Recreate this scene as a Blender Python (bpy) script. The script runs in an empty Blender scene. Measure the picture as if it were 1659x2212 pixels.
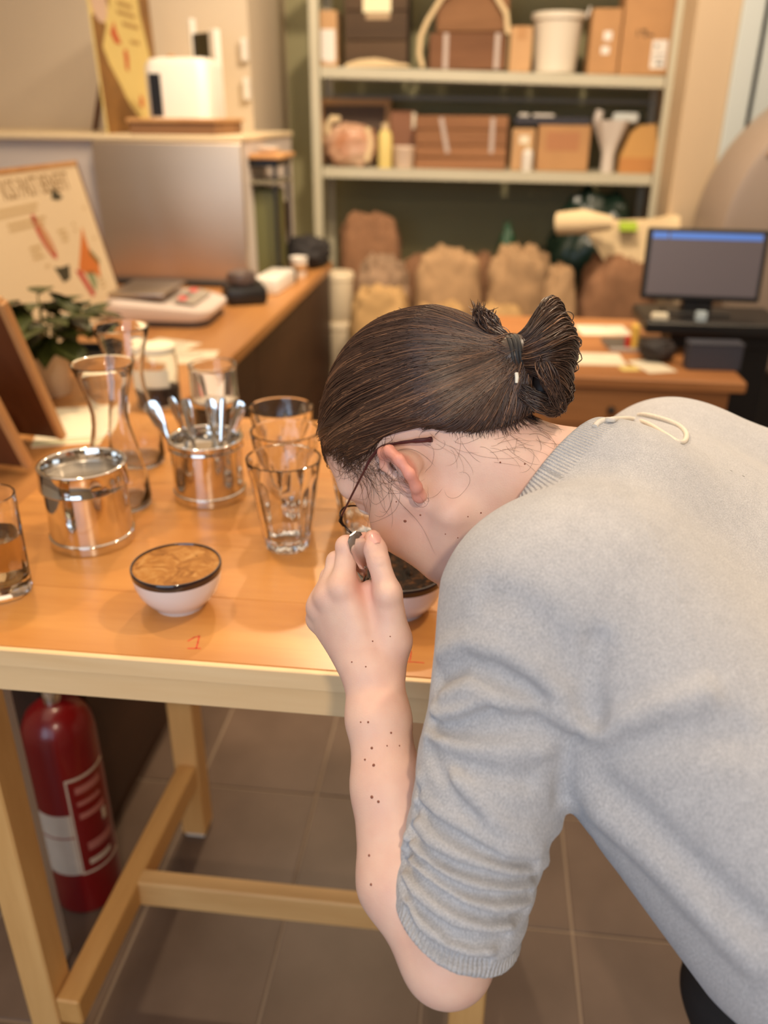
import bpy, bmesh, math, random
import numpy as np
from mathutils import Vector, Matrix, noise as mnoise

random.seed(7)
SC = bpy.context.scene
COL = SC.collection

# ---------------------------------------------------------------- camera
cam_data = bpy.data.cameras.new('camera')
cam = bpy.data.objects.new('camera', cam_data)
COL.objects.link(cam)
cam_data.sensor_fit = 'AUTO'
cam_data.sensor_width = 36.0
cam_data.lens = 29.29
RIGHT = Vector((0.9934, 0.1149, 0.0072))
DOWN = Vector((0.0555, -0.4287, -0.9017))
FWD = Vector((-0.1005, 0.8962, -0.4322))
m = Matrix((RIGHT, -DOWN, -FWD)).transposed().to_4x4()
m.translation = Vector((0, 0, 1.5))
cam.matrix_world = m
cam_data.clip_start = 0.05
cam_data.dof.use_dof = True
cam_data.dof.focus_distance = 0.76
cam_data.dof.aperture_fstop = 3.3
SC.camera = cam

# ---------------------------------------------------------------- world, lights, exposure
world = bpy.data.worlds.new('world')
SC.world = world
world.use_nodes = True
bgn = world.node_tree.nodes['Background']
bgn.inputs[0].default_value = (0.62, 0.76, 1.0, 1)
bgn.inputs[1].default_value = 0.6

def area(name, loc, target, size, power, color, size_y=None):
    d = bpy.data.lights.new(name, 'AREA')
    d.shape = 'RECTANGLE' if size_y else 'DISK'
    d.size = size
    if size_y:
        d.size_y = size_y
    d.energy = power
    d.color = color
    o = bpy.data.objects.new(name, d)
    COL.objects.link(o)
    o.location = loc
    o.rotation_euler = (Vector(target) - Vector(loc)).to_track_quat('-Z', 'Y').to_euler()
    return o

def spot(name, loc, target, power, color, angle=75, radius=0.05, blend=0.6):
    d = bpy.data.lights.new(name, 'SPOT')
    d.energy = power
    d.color = color
    d.spot_size = math.radians(angle)
    d.spot_blend = blend
    d.shadow_soft_size = radius
    o = bpy.data.objects.new(name, d)
    COL.objects.link(o)
    o.location = loc
    o.rotation_euler = (Vector(target) - Vector(loc)).to_track_quat('-Z', 'Y').to_euler()
    return o

WARM = (1.0, 0.74, 0.46)
WARM2 = (1.0, 0.80, 0.58)
COOL = (0.60, 0.78, 1.0)
area('window_daylight', (-0.9, -2.55, 1.7), (0.1, 0.8, 1.0), 2.6, 62, COOL, 1.9)
area('ceiling_fill', (-0.1, 2.2, 2.95), (-0.1, 2.2, 0.0), 4.2, 95, WARM2, 5.0)  # added soft fill under the ceiling, no fixture; lifts glass rims and room
spot('spot_table_back', (-0.55, 3.3, 2.85), (-0.35, 1.0, 0.92), 120, WARM, 60, 0.045)
spot('spot_table_side', (-1.0, 1.6, 2.85), (-0.3, 0.95, 0.92), 60, WARM, 80, 0.05)
spot('spot_front', (0.45, -1.5, 2.75), (0.1, 0.75, 0.95), 150, WARM2, 60, 0.07)
spot('spot_person', (0.9, 1.5, 2.85), (0.15, 0.7, 1.1), 100, WARM2, 80, 0.06)
spot('spot_counter', (-0.5, 2.3, 2.85), (-1.1, 3.0, 0.9), 100, WARM, 90, 0.08)
spot('spot_ledge', (-0.9, 2.7, 2.85), (-1.6, 4.4, 1.6), 45, WARM, 100, 0.08)
spot('spot_rack', (0.1, 2.9, 2.85), (0.0, 4.9, 0.9), 230, WARM2, 110, 0.08)
spot('spot_desk', (1.0, 2.2, 2.85), (0.6, 3.0, 0.8), 80, WARM, 90, 0.08)

SC.view_settings.view_transform = 'Standard'
SC.view_settings.look = 'None'
SC.view_settings.gamma = 1.0
SC.view_settings.exposure = -0.37
try:
    SC.view_settings.use_curve_mapping = False
    SC.cycles.use_denoising = True
    SC.cycles.max_bounces = 12
    SC.cycles.transmission_bounces = 12
    SC.cycles.sample_clamp_indirect = 6.0
except Exception:
    pass

# ---------------------------------------------------------------- helpers
def srgb(r, g, b):
    f = lambda c: (c / 255 / 12.92) if c / 255 <= 0.04045 else ((c / 255 + 0.055) / 1.055) ** 2.4
    return (f(r), f(g), f(b), 1.0)

MATS = {}
def mat(name, col, rough=0.5, metal=0.0, spec=0.5, var=0.0, vscale=20.0, bump=0.0, bscale=200.0,
        col2=None, stretch=None, emit=0.0, sss=0.0, trans=0.0, coat=0.0):
    """Principled material; noise mixes col towards col2, another noise makes fine relief."""
    if name in MATS:
        return MATS[name]
    M = bpy.data.materials.new(name)
    M.use_nodes = True
    nt = M.node_tree
    P = nt.nodes['Principled BSDF']
    P.inputs['Base Color'].default_value = col
    P.inputs['Roughness'].default_value = rough
    P.inputs['Metallic'].default_value = metal
    P.inputs['Specular IOR Level'].default_value = spec
    P.inputs['Transmission Weight'].default_value = trans
    P.inputs['Coat Weight'].default_value = coat
    if emit:
        P.inputs['Emission Color'].default_value = col
        P.inputs['Emission Strength'].default_value = emit
    if sss:
        P.inputs['Subsurface Weight'].default_value = sss
        P.inputs['Subsurface Radius'].default_value = (1.0, 0.35, 0.2)
        P.inputs['Subsurface Scale'].default_value = 0.006
    tc = nt.nodes.new('ShaderNodeTexCoord')
    mp = nt.nodes.new('ShaderNodeMapping')
    nt.links.new(tc.outputs['Object'], mp.inputs[0])
    if stretch:
        mp.inputs['Scale'].default_value = stretch
    if var or col2:
        n = nt.nodes.new('ShaderNodeTexNoise')
        n.inputs['Scale'].default_value = vscale
        n.inputs['Detail'].default_value = 6
        nt.links.new(mp.outputs[0], n.inputs['Vector'])
        r = nt.nodes.new('ShaderNodeValToRGB')
        c2 = col2 if col2 else tuple(c * (1 - var) for c in col[:3]) + (1,)
        r.color_ramp.elements[0].position = 0.32
        r.color_ramp.elements[1].position = 0.68
        r.color_ramp.elements[0].color = c2
        r.color_ramp.elements[1].color = col
        nt.links.new(n.outputs['Fac'], r.inputs[0])
        nt.links.new(r.outputs[0], P.inputs['Base Color'])
    if bump:
        n2 = nt.nodes.new('ShaderNodeTexNoise')
        n2.inputs['Scale'].default_value = bscale
        n2.inputs['Detail'].default_value = 3
        nt.links.new(mp.outputs[0], n2.inputs['Vector'])
        b = nt.nodes.new('ShaderNodeBump')
        b.inputs['Strength'].default_value = bump
        b.inputs['Distance'].default_value = 0.002
        nt.links.new(n2.outputs['Fac'], b.inputs['Height'])
        nt.links.new(b.outputs[0], P.inputs['Normal'])
    MATS[name] = M
    return M

def wood(name, light, dark, axis=0, scale=9.0, rough=0.42, spec=0.45, perobj=0.10, fine=0.5):
    """Grain along one axis, a little different on each board."""
    if name in MATS:
        return MATS[name]
    M = bpy.data.materials.new(name)
    M.use_nodes = True
    nt = M.node_tree
    P = nt.nodes['Principled BSDF']
    P.inputs['Roughness'].default_value = rough
    P.inputs['Specular IOR Level'].default_value = spec
    tc = nt.nodes.new('ShaderNodeTexCoord')
    oi = nt.nodes.new('ShaderNodeObjectInfo')
    add = nt.nodes.new('ShaderNodeVectorMath')
    add.operation = 'ADD'
    mul = nt.nodes.new('ShaderNodeVectorMath')
    mul.operation = 'SCALE'
    mul.inputs[0].default_value = (3.1, 5.7, 2.3)
    nt.links.new(oi.outputs['Random'], mul.inputs['Scale'])
    nt.links.new(tc.outputs['Object'], add.inputs[0])
    nt.links.new(mul.outputs[0], add.inputs[1])
    mp = nt.nodes.new('ShaderNodeMapping')
    s = [1.0, 1.0, 1.0]
    s[axis] = 0.10
    mp.inputs['Scale'].default_value = s
    nt.links.new(add.outputs[0], mp.inputs[0])
    n = nt.nodes.new('ShaderNodeTexNoise')
    n.inputs['Scale'].default_value = scale
    n.inputs['Detail'].default_value = 8
    n.inputs['Roughness'].default_value = 0.6
    n.inputs['Distortion'].default_value = 0.6
    nt.links.new(mp.outputs[0], n.inputs['Vector'])
    n2 = nt.nodes.new('ShaderNodeTexNoise')
    n2.inputs['Scale'].default_value = scale * 14
    n2.inputs['Detail'].default_value = 4
    nt.links.new(mp.outputs[0], n2.inputs['Vector'])
    mx = nt.nodes.new('ShaderNodeMath')
    mx.operation = 'MULTIPLY_ADD'
    mx.inputs[1].default_value = 0.35 * fine
    nt.links.new(n2.outputs['Fac'], mx.inputs[0])
    nt.links.new(n.outputs['Fac'], mx.inputs[2])
    r = nt.nodes.new('ShaderNodeValToRGB')
    r.color_ramp.elements[0].position = 0.36
    r.color_ramp.elements[1].position = 0.74
    r.color_ramp.elements[0].color = dark
    r.color_ramp.elements[1].color = light
    nt.links.new(mx.outputs[0], r.inputs[0])
    hs = nt.nodes.new('ShaderNodeHueSaturation')
    mr = nt.nodes.new('ShaderNodeMapRange')
    mr.inputs['To Min'].default_value = 1 - perobj
    mr.inputs['To Max'].default_value = 1 + perobj
    nt.links.new(oi.outputs['Random'], mr.inputs['Value'])
    nt.links.new(mr.outputs[0], hs.inputs['Value'])
    nt.links.new(r.outputs[0], hs.inputs['Color'])
    nt.links.new(hs.outputs[0], P.inputs['Base Color'])
    b = nt.nodes.new('ShaderNodeBump')
    b.inputs['Strength'].default_value = 0.06
    b.inputs['Distance'].default_value = 0.002
    nt.links.new(n2.outputs['Fac'], b.inputs['Height'])
    nt.links.new(b.outputs[0], P.inputs['Normal'])
    MATS[name] = M
    return M

def glassmat(name, col=(1, 1, 1, 1), ior=1.47, rough=0.0):
    if name in MATS:
        return MATS[name]
    M = bpy.data.materials.new(name)
    M.use_nodes = True
    P = M.node_tree.nodes['Principled BSDF']
    P.inputs['Base Color'].default_value = col
    P.inputs['Roughness'].default_value = rough
    P.inputs['Transmission Weight'].default_value = 1.0
    P.inputs['IOR'].default_value = ior
    MATS[name] = M
    return M

class MB:
    """Collects boxes, tubes, lathes and prisms and links them as ONE mesh object."""
    def __init__(self):
        self.v = []
        self.f = []
    def add(self, v, f, M=None):
        o = len(self.v)
        if M is not None:
            v = [tuple(M @ Vector(p)) for p in v]
        self.v += [tuple(p) for p in v]
        self.f += [tuple(i + o for i in q) for q in f]
        return self
    def box(self, x0, x1, y0, y1, z0, z1, bev=0.0, M=None, seg=1):
        if bev <= 0:
            v = [(x, y, z) for z in (z0, z1) for y in (y0, y1) for x in (x0, x1)]
            f = [(0, 2, 3, 1), (4, 5, 7, 6), (0, 1, 5, 4), (2, 6, 7, 3), (0, 4, 6, 2), (1, 3, 7, 5)]
            return self.add(v, f, M)
        bm = bmesh.new()
        bmesh.ops.create_cube(bm, size=1.0)
        for p in bm.verts:
            p.co = Vector(((x0 + x1) / 2 + p.co.x * (x1 - x0), (y0 + y1) / 2 + p.co.y * (y1 - y0), (z0 + z1) / 2 + p.co.z * (z1 - z0)))
        bmesh.ops.bevel(bm, geom=bm.edges[:], offset=bev, segments=seg, profile=0.5, affect='EDGES')
        bm.verts.index_update()
        v = [tuple(p.co) for p in bm.verts]
        f = [tuple(q.index for q in fc.verts) for fc in bm.faces]
        bm.free()
        return self.add(v, f, M)
    def bar(self, a, b, w, h, bev=0.0, up=(0, 0, 1)):
        """Rectangular bar from a to b."""
        a, b = Vector(a), Vector(b)
        d = (b - a)
        L = d.length
        d.normalize()
        u = Vector(up)
        s = d.cross(u)
        if s.length < 1e-4:
            s = d.cross(Vector((1, 0, 0)))
        s.normalize()
        t = s.cross(d)
        M = Matrix((s, d, t)).transposed().to_4x4()
        M.translation = a
        return self.box(-w / 2, w / 2, 0, L, -h / 2, h / 2, bev, M)
    def lathe(self, prof, n=32, cx=0.0, cy=0.0, flute=None, M=None, a0=0.0, a1=2 * math.pi):
        """prof: (r, z) pairs; flute(r, z, angle) may change the radius."""
        full = abs(a1 - a0 - 2 * math.pi) < 1e-6
        k = n if full else n + 1
        v, f = [], []
        for (r, z) in prof:
            for i in range(k):
                a = a0 + (a1 - a0) * i / n
                rr = flute(r, z, a) if flute else r
                v.append((cx + rr * math.cos(a), cy + rr * math.sin(a), z))
        for j in range(len(prof) - 1):
            for i in range(n):
                i2 = (i + 1) % k
                f.append((j * k + i, j * k + i2, (j + 1) * k + i2, (j + 1) * k + i))
        if full:
            if prof[0][0] > 1e-6:
                f.append(tuple(range(k))[::-1])
            if prof[-1][0] > 1e-6:
                f.append(tuple((len(prof) - 1) * k + i for i in range(k)))
        return self.add(v, f, M)
    def tube(self, pts, rad, n=8, cap=True, flat=1.0, M=None):
        pts = [Vector(p) for p in pts]
        if not hasattr(rad, '__len__'):
            rad = [rad] * len(pts)
        v, f = [], []
        prev = None
        for i, p in enumerate(pts):
            t = (pts[min(i + 1, len(pts) - 1)] - pts[max(i - 1, 0)]).normalized()
            if prev is None:
                a = Vector((0, 0, 1)) if abs(t.z) < 0.9 else Vector((1, 0, 0))
                s = t.cross(a).normalized()
            else:
                s = (prev - t * prev.dot(t)).normalized()
            prev = s
            b = t.cross(s)
            for k in range(n):
                an = 2 * math.pi * k / n
                v.append(tuple(p + s * (math.cos(an) * rad[i]) + b * (math.sin(an) * rad[i] * flat)))
        for i in range(len(pts) - 1):
            for k in range(n):
                k2 = (k + 1) % n
                f.append((i * n + k, i * n + k2, (i + 1) * n + k2, (i + 1) * n + k))
        if cap:
            f.append(tuple(range(n))[::-1])
            f.append(tuple((len(pts) - 1) * n + k for k in range(n)))
        return self.add(v, f, M)
    def prism(self, poly, h, M=None):
        """poly in local xy, extruded along z by h."""
        n = len(poly)
        v = [(x, y, 0) for x, y in poly] + [(x, y, h) for x, y in poly]
        f = [tuple(range(n))[::-1], tuple(range(n, 2 * n))] + [(i, (i + 1) % n, n + (i + 1) % n, n + i) for i in range(n)]
        return self.add(v, f, M)
    def mesh(self, name, material, smooth=None):
        me = bpy.data.meshes.new(name)
        me.from_pydata(self.v, [], self.f)
        bm = bmesh.new()
        bm.from_mesh(me)
        bmesh.ops.recalc_face_normals(bm, faces=bm.faces)
        bm.to_mesh(me)
        bm.free()
        if material is not None:
            me.materials.append(material)
        if smooth is not None:
            shade(me, smooth)
        return me
    def build(self, name, material, parent=None, smooth=None, loc=None):
        o = bpy.data.objects.new(name, self.mesh(name, material, smooth))
        COL.objects.link(o)
        if parent is not None:
            o.parent = parent
        if loc is not None:
            o.location = loc
        return o

def shade(me, angle=40):
    """Smooth faces, with edges sharper than the angle kept sharp."""
    me.polygons.foreach_set('use_smooth', [True] * len(me.polygons))
    bm = bmesh.new()
    bm.from_mesh(me)
    lim = math.radians(angle)
    for e in bm.edges:
        e.smooth = not (len(e.link_faces) == 2 and e.calc_face_angle(0) > lim)
    bm.to_mesh(me)
    bm.free()

def tag(o, label=None, cat=None, group=None, kind=None):
    if label: o['label'] = label
    if cat: o['category'] = cat
    if group: o['group'] = group
    if kind: o['kind'] = kind
    return o

def thing(name, label, cat, loc, rz=0.0, group=None, rot=None):
    o = bpy.data.objects.new(name, None)
    o.empty_display_size = 0.05
    COL.objects.link(o)
    o.location = loc
    o.rotation_euler = rot if rot else (0, 0, rz)
    return tag(o, label, cat, group)

def copy_tree(o, parent=None):
    c = o.copy()
    COL.objects.link(c)
    if parent is not None:
        c.parent = parent
    for ch in list(o.children):
        copy_tree(ch, c)
    return c

def struct(name, mb, material, smooth=None, parent=None):
    o = mb.build(name, material, parent, smooth)
    o['kind'] = 'structure'
    return o

def text_part(name, body, size, material, parent, M, depth=0.0004, align='LEFT'):
    cu = bpy.data.curves.new(name, 'FONT')
    cu.body = body
    cu.size = size
    cu.extrude = depth
    cu.align_x = align
    cu.resolution_u = 2
    tmp = bpy.data.objects.new(name, cu)
    COL.objects.link(tmp)
    bpy.context.view_layer.update()
    me = bpy.data.meshes.new_from_object(tmp.evaluated_get(bpy.context.evaluated_depsgraph_get()))
    bpy.data.objects.remove(tmp)
    bpy.data.curves.remove(cu)
    me.materials.clear()
    me.materials.append(material)
    me.transform(M)
    o = bpy.data.objects.new(name, me)
    COL.objects.link(o)
    o.parent = parent
    return o

def frame_matrix(o, x, y):
    """Matrix whose local x/y axes run along x and y, origin at o."""
    x = Vector(x).normalized()
    y = Vector(y)
    z = x.cross(y).normalized()
    y = z.cross(x)
    M = Matrix((x, y, z)).transposed().to_4x4()
    M.translation = Vector(o)
    return M

# ---------------------------------------------------------------- materials
HONEY = wood('honey_birch', srgb(208, 148, 80), srgb(178, 114, 52), 0, 7.0, 0.30, 0.5, 0.05)
PALE_X = wood('pale_birch_along', srgb(246, 216, 170), srgb(228, 190, 138), 0, 8.0, 0.45, 0.4, 0.04)
PALE_Y = wood('pale_birch_deep', srgb(226, 176, 108), srgb(198, 146, 82), 1, 8.0, 0.45, 0.4, 0.06)
PALE_Z = wood('pale_birch_upright', srgb(228, 182, 118), srgb(202, 152, 90), 2, 8.0, 0.45, 0.4, 0.06)
OAK = wood('worktop_oak', srgb(196, 140, 82), srgb(160, 104, 56), 1, 7.0, 0.38, 0.4, 0.05)
DARKWOOD = wood('dark_counter_wood', srgb(74, 50, 36), srgb(54, 36, 26), 1, 5.0, 0.5, 0.3, 0.05)
BROWNWOOD = wood('brown_board_wood', srgb(112, 66, 38), srgb(84, 46, 26), 2, 6.0, 0.5, 0.35, 0.05)
DESKWOOD = wood('old_desk_wood', srgb(186, 128, 78), srgb(150, 98, 58), 0, 6.0, 0.45, 0.35, 0.05)
STEEL = mat('polished_steel', srgb(222, 216, 208), 0.07, 1.0)
BRUSHED = mat('brushed_steel', srgb(196, 184, 170), 0.32, 1.0, var=0.08, vscale=6, stretch=(0.2, 1, 6))
CHROME = mat('chrome', srgb(230, 226, 220), 0.09, 1.0)
GLASS = glassmat('clear_glass')
WHITEP = mat('white_plastic', srgb(232, 226, 216), 0.4)
BLACKP = mat('black_plastic', srgb(24, 23, 24), 0.4)
PAPER = mat('paper', srgb(236, 226, 200), 0.7)
GREEN = mat('olive_wall_paint', srgb(158, 152, 114), 0.8, var=0.06, vscale=2)
BEIGE = mat('beige_wall_paint', srgb(212, 196, 172), 0.8, var=0.03, vscale=2)
LILAC = mat('grey_tile_wall', srgb(206, 196, 188), 0.55, var=0.03, vscale=3)
RACKM = mat('rack_grey_green_metal', srgb(196, 190, 166), 0.45, var=0.05, vscale=5)
CARD = mat('cardboard', srgb(188, 142, 94), 0.75, var=0.10, vscale=9)
CARD2 = mat('pale_cardboard', srgb(200, 158, 112), 0.75, var=0.08, vscale=9)
INK = mat('dark_ink', srgb(70, 56, 40), 0.8)

# ---------------------------------------------------------------- setting
def floor_material():
    M = bpy.data.materials.new('floor_tile_brown')
    M.use_nodes = True
    nt = M.node_tree
    P = nt.nodes['Principled BSDF']
    tc = nt.nodes.new('ShaderNodeTexCoord')
    n = nt.nodes.new('ShaderNodeTexNoise')
    n.inputs['Scale'].default_value = 5
    n.inputs['Detail'].default_value = 8
    nt.links.new(tc.outputs['Object'], n.inputs['Vector'])
    r = nt.nodes.new('ShaderNodeValToRGB')
    r.color_ramp.elements[0].position = 0.3
    r.color_ramp.elements[1].position = 0.7
    r.color_ramp.elements[0].color = srgb(92, 74, 62)
    r.color_ramp.elements[1].color = srgb(110, 91, 78)
    nt.links.new(n.outputs['Fac'], r.inputs[0])
    oi = nt.nodes.new('ShaderNodeObjectInfo')
    mr = nt.nodes.new('ShaderNodeMapRange')
    mr.inputs['To Min'].default_value = 0.93
    mr.inputs['To Max'].default_value = 1.07
    nt.links.new(oi.outputs['Random'], mr.inputs['Value'])
    hs = nt.nodes.new('ShaderNodeHueSaturation')
    nt.links.new(mr.outputs[0], hs.inputs['Value'])
    nt.links.new(r.outputs[0], hs.inputs['Color'])
    nt.links.new(hs.outputs[0], P.inputs['Base Color'])
    P.inputs['Roughness'].default_value = 0.42
    P.inputs['Specular IOR Level'].default_value = 0.35
    return M

TILEM = floor_material()
GROUT = mat('grout', srgb(150, 132, 114), 0.9)
floor = struct('floor', MB().box(-3.2, 3.2, -2.8, 5.6, -0.1, -0.003), GROUT)
TX, TY = 0.2935, 0.309
tile_me = MB().box(-TX / 2 + 0.0028, TX / 2 - 0.0028, -TY / 2 + 0.0028, TY / 2 - 0.0028, -0.009, 0.0, 0.0012).mesh('tile', TILEM)
k = 0
for i in range(-4, 9):
    for j in range(-4, 8):
        t = bpy.data.objects.new('tile', tile_me)
        COL.objects.link(t)
        t.parent = floor
        t.location = (-0.622 + TX * (i + 0.5), 1.196 + TY * (j + 0.5), 0)
struct('ceiling', MB().box(-3.2, 3.2, -2.8, 5.6, 3.0, 3.1), mat('ceiling_paint', srgb(225, 218, 205), 0.9))
struct('wall_back', MB().box(-1.3, 3.2, 5.4, 5.55, 0, 3.0), GREEN)
struct('wall_left', MB().box(-3.2, -3.05, -2.8, 5.55, 0, 3.0), BEIGE)
struct('wall_alcove', MB().box(-3.05, -1.19, 4.55, 5.5, 0, 3.0), BEIGE)
struct('wall_half', MB().box(-3.05, -1.0, 3.62, 4.55, 0, 1.39), LILAC)
struct('trim_1', MB().box(-3.05, -0.99, 3.585, 4.55, 1.39, 1.412, 0.004), mat('ledge_paint', srgb(222, 202, 166), 0.5))
struct('wall_right', MB().box(3.05, 3.2, -2.8, 5.4, 0, 3.0), BEIGE)
struct('trim_2', MB().box(0.885, 1.075, 4.42, 5.4, 0, 3.0, 0.004), mat('pillar_paint', srgb(196, 172, 140), 0.7))
DOORM = mat('door_frame_paint', srgb(196, 202, 198), 0.5)
d1 = struct('door_1', MB().box(1.075, 1.17, 4.40, 4.50, 0, 3.0, 0.004), DOORM)
struct('door_frame', MB().box(1.20, 1.30, 4.43, 4.50, 0, 3.0, 0.004), DOORM, parent=d1)
struct('door_gap', MB().box(1.17, 1.20, 4.47, 4.50, 0, 3.0), mat('dark_gap', srgb(60, 52, 50), 0.8), parent=d1)
struct('door_pane', MB().box(1.30, 2.6, 4.45, 4.48, 0.0, 3.0), mat('door_panel_paint', srgb(190, 198, 198), 0.35), parent=d1)
struct('wall_far', MB().box(2.6, 3.05, 4.42, 4.55, 0, 3.0), BEIGE)
# shop front behind the photographer: wall with a wide window opening
w1 = struct('wall_front', MB().box(-3.2, 3.2, -2.8, -2.68, 0, 0.75).box(-3.2, 3.2, -2.8, -2.68, 2.65, 3.0)
            .box(-3.2, -2.3, -2.8, -2.68, 0.75, 2.65).box(0.5, 3.2, -2.8, -2.68, 0.75, 2.65), BEIGE)
wf = struct('window_1', MB().box(-2.3, 0.5, -2.78, -2.70, 0.75, 0.81).box(-2.3, 0.5, -2.78, -2.70, 2.59, 2.65)
            .box(-2.3, -2.24, -2.78, -2.70, 0.81, 2.59).box(0.44, 0.5, -2.78, -2.70, 0.81, 2.59).box(-0.93, -0.87, -2.78, -2.70, 0.81, 2.59), mat('window_frame_paint', srgb(60, 58, 56), 0.5))

# ---------------------------------------------------------------- tasting table
ZT = 0.92
table = thing('tasting_table', 'long honey coloured wooden table with pale legs, the woman leans over it', 'table', (-0.24, 1.2, 0))
def tl(mb, name, material, smooth=None, label=None):
    mb.v = [(x + 0.24, y - 1.2, z) for x, y, z in mb.v]
    o = mb.build(name, material, table, smooth)
    if label:
        o['label'] = label
    return o
ys = [0.775, 0.915, 1.057, 1.198, 1.339, 1.480, 1.62]
for a, b in zip(ys[:-1], ys[1:]):
    tl(MB().box(-0.73, 0.26, a + 0.0003, b - 0.0003, ZT - 0.024, ZT, 0.0009), 'plank', HONEY)
tl(MB().box(-0.73, 0.26, 0.7665, 0.7748, ZT - 0.0245, ZT - 0.0003, 0.001), 'edge_strip', PALE_X, label='pale edge strip')
tl(MB().box(-0.71, 0.24, 0.770, 0.792, 0.857, ZT - 0.0245, 0.0015), 'apron', PALE_X)
tl(MB().box(-0.71, 0.24, 1.585, 1.607, 0.857, ZT - 0.0245, 0.0015), 'apron', PALE_X)
for x0, x1 in ((-0.715, -0.693), (0.223, 0.245)):
    tl(MB().box(x0, x1, 0.793, 1.584, 0.857, ZT - 0.0245, 0.0015), 'apron', PALE_Y)
for x0, x1, y0, y1 in ((-0.664, -0.614, 0.797, 0.853), (0.013, 0.065, 0.797, 0.853), (-0.607, -0.553, 1.338, 1.394), (0.013, 0.065, 1.338, 1.394)):
    lg = tl(MB().box(x0, x1, y0, y1, 0.012, 0.8955, 0.003), 'leg', PALE_Z)
    ft = MB().box(x0 + 0.245, x1 + 0.235, y0 - 1.195, y1 - 1.205, 0.0, 0.012, 0.002).build('foot_pad', WHITEP, lg)
for x0, x1 in ((-0.626, -0.578), (0.02, 0.058)):
    tl(MB().bar((-0.593 if x0 < -0.3 else 0.039, 0.798 if x0 < -0.3 else 0.8535, 0.19), (-0.577 if x0 < -0.3 else 0.039, 1.3375, 0.19), 0.040, 0.056, 0.003), 'side_rail', PALE_Y)
tl(MB().box(-0.572, 0.024, 1.030, 1.064, 0.158, 0.217, 0.003), 'stretcher', wood('stretcher_birch', srgb(232, 192, 132), srgb(208, 162, 104), 0, 8.0, 0.45, 0.4, 0.04))
RED = mat('red_marker_ink', srgb(214, 70, 44), 0.6)
def stroke(paths, w=0.0016):
    mb = MB()
    for p in paths:
        q = [(x, y, ZT + 0.0003) for x, y in p]
        for (x0, y0, z), (x1, y1, _) in zip(q[:-1], q[1:]):
            dx, dy = x1 - x0, y1 - y0
            L = math.hypot(dx, dy)
            nx, ny = -dy / L * w / 2, dx / L * w / 2
            ex, ey = dx / L * w / 3, dy / L * w / 3
            pts = [(x0 - ex + nx, y0 - ey + ny), (x0 - ex - nx, y0 - ey - ny), (x1 + ex - nx, y1 + ey - ny), (x1 + ex + nx, y1 + ey + ny)]
            mb.add([(a, b, ZT - 0.0002) for a, b in pts] + [(a, b, ZT + 0.00025) for a, b in pts],
                   [(4, 5, 6, 7), (0, 1, 5, 4), (1, 2, 6, 5), (2, 3, 7, 6), (3, 0, 4, 7)])
    return mb
tl(stroke([[(-0.3289, 0.8118), (-0.3243, 0.8199), (-0.3187, 0.824), (-0.3162, 0.8101), (-0.3142, 0.798)], [(-0.3239, 0.7968), (-0.3095, 0.7986)]], 0.0019),
   'number_marking', RED, label='red handwritten numeral one')
tl(stroke([[(-0.064, 0.8202), (-0.068, 0.8219), (-0.0692, 0.8255), (-0.0655, 0.8312), (-0.0612, 0.8307), (-0.0582, 0.8221), (-0.0580, 0.813), (-0.0584, 0.8058)],
           [(-0.0622, 0.8023), (-0.0523, 0.8032), (-0.0416, 0.8029)]], 0.0015),
   'number_marking', RED, label='red handwritten numeral two')

# ---------------------------------------------------------------- cupping bowls
CER = mat('white_glaze', srgb(226, 222, 224), 0.22, coat=0.3)
RIMM = mat('dark_brown_glaze', srgb(44, 30, 30), 0.14, coat=0.5)
def coffee_mat(name, a, b, c, scale, rough):
    M = bpy.data.materials.new(name)
    M.use_nodes = True
    nt = M.node_tree
    P = nt.nodes['Principled BSDF']
    P.inputs['Roughness'].default_value = rough
    P.inputs['Specular IOR Level'].default_value = 0.16
    tc = nt.nodes.new('ShaderNodeTexCoord')
    n0 = nt.nodes.new('ShaderNodeTexNoise')
    n0.inputs['Scale'].default_value = scale * 0.6
    nt.links.new(tc.outputs['Object'], n0.inputs['Vector'])
    ad = nt.nodes.new('ShaderNodeVectorMath')
    ad.operation = 'MULTIPLY_ADD'
    ad.inputs[1].default_value = (0.06, 0.06, 0.06)
    nt.links.new(n0.outputs['Color'], ad.inputs[0])
    nt.links.new(tc.outputs['Object'], ad.inputs[2])
    n = nt.nodes.new('ShaderNodeTexNoise')
    n.inputs['Scale'].default_value = scale
    n.inputs['Detail'].default_value = 5
    n.inputs['Distortion'].default_value = 1.6
    nt.links.new(ad.outputs[0], n.inputs['Vector'])
    r = nt.nodes.new('ShaderNodeValToRGB')
    r.color_ramp.elements[0].position = 0.33
    r.color_ramp.elements[0].color = a
    r.color_ramp.elements[1].position = 0.7
    r.color_ramp.elements[1].color = c
    e = r.color_ramp.elements.new(0.52)
    e.color = b
    nt.links.new(n.outputs['Fac'], r.inputs[0])
    nt.links.new(r.outputs[0], P.inputs['Base Color'])
    b2 = nt.nodes.new('ShaderNodeBump')
    b2.inputs['Strength'].default_value = 0.15
    b2.inputs['Distance'].default_value = 0.001
    nt.links.new(n.outputs['Fac'], b2.inputs['Height'])
    nt.links.new(b2.outputs[0], P.inputs['Normal'])
    return M
CREMA = coffee_mat('coffee_crema', srgb(126, 78, 26), srgb(166, 112, 50), srgb(186, 138, 78), 38, 0.22)
DARKC = coffee_mat('dark_coffee', srgb(20, 11, 6), srgb(36, 21, 11), srgb(98, 60, 28), 60, 0.2)
DARKC.node_tree.nodes['Principled BSDF'].inputs['Specular IOR Level'].default_value = 0.03

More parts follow.
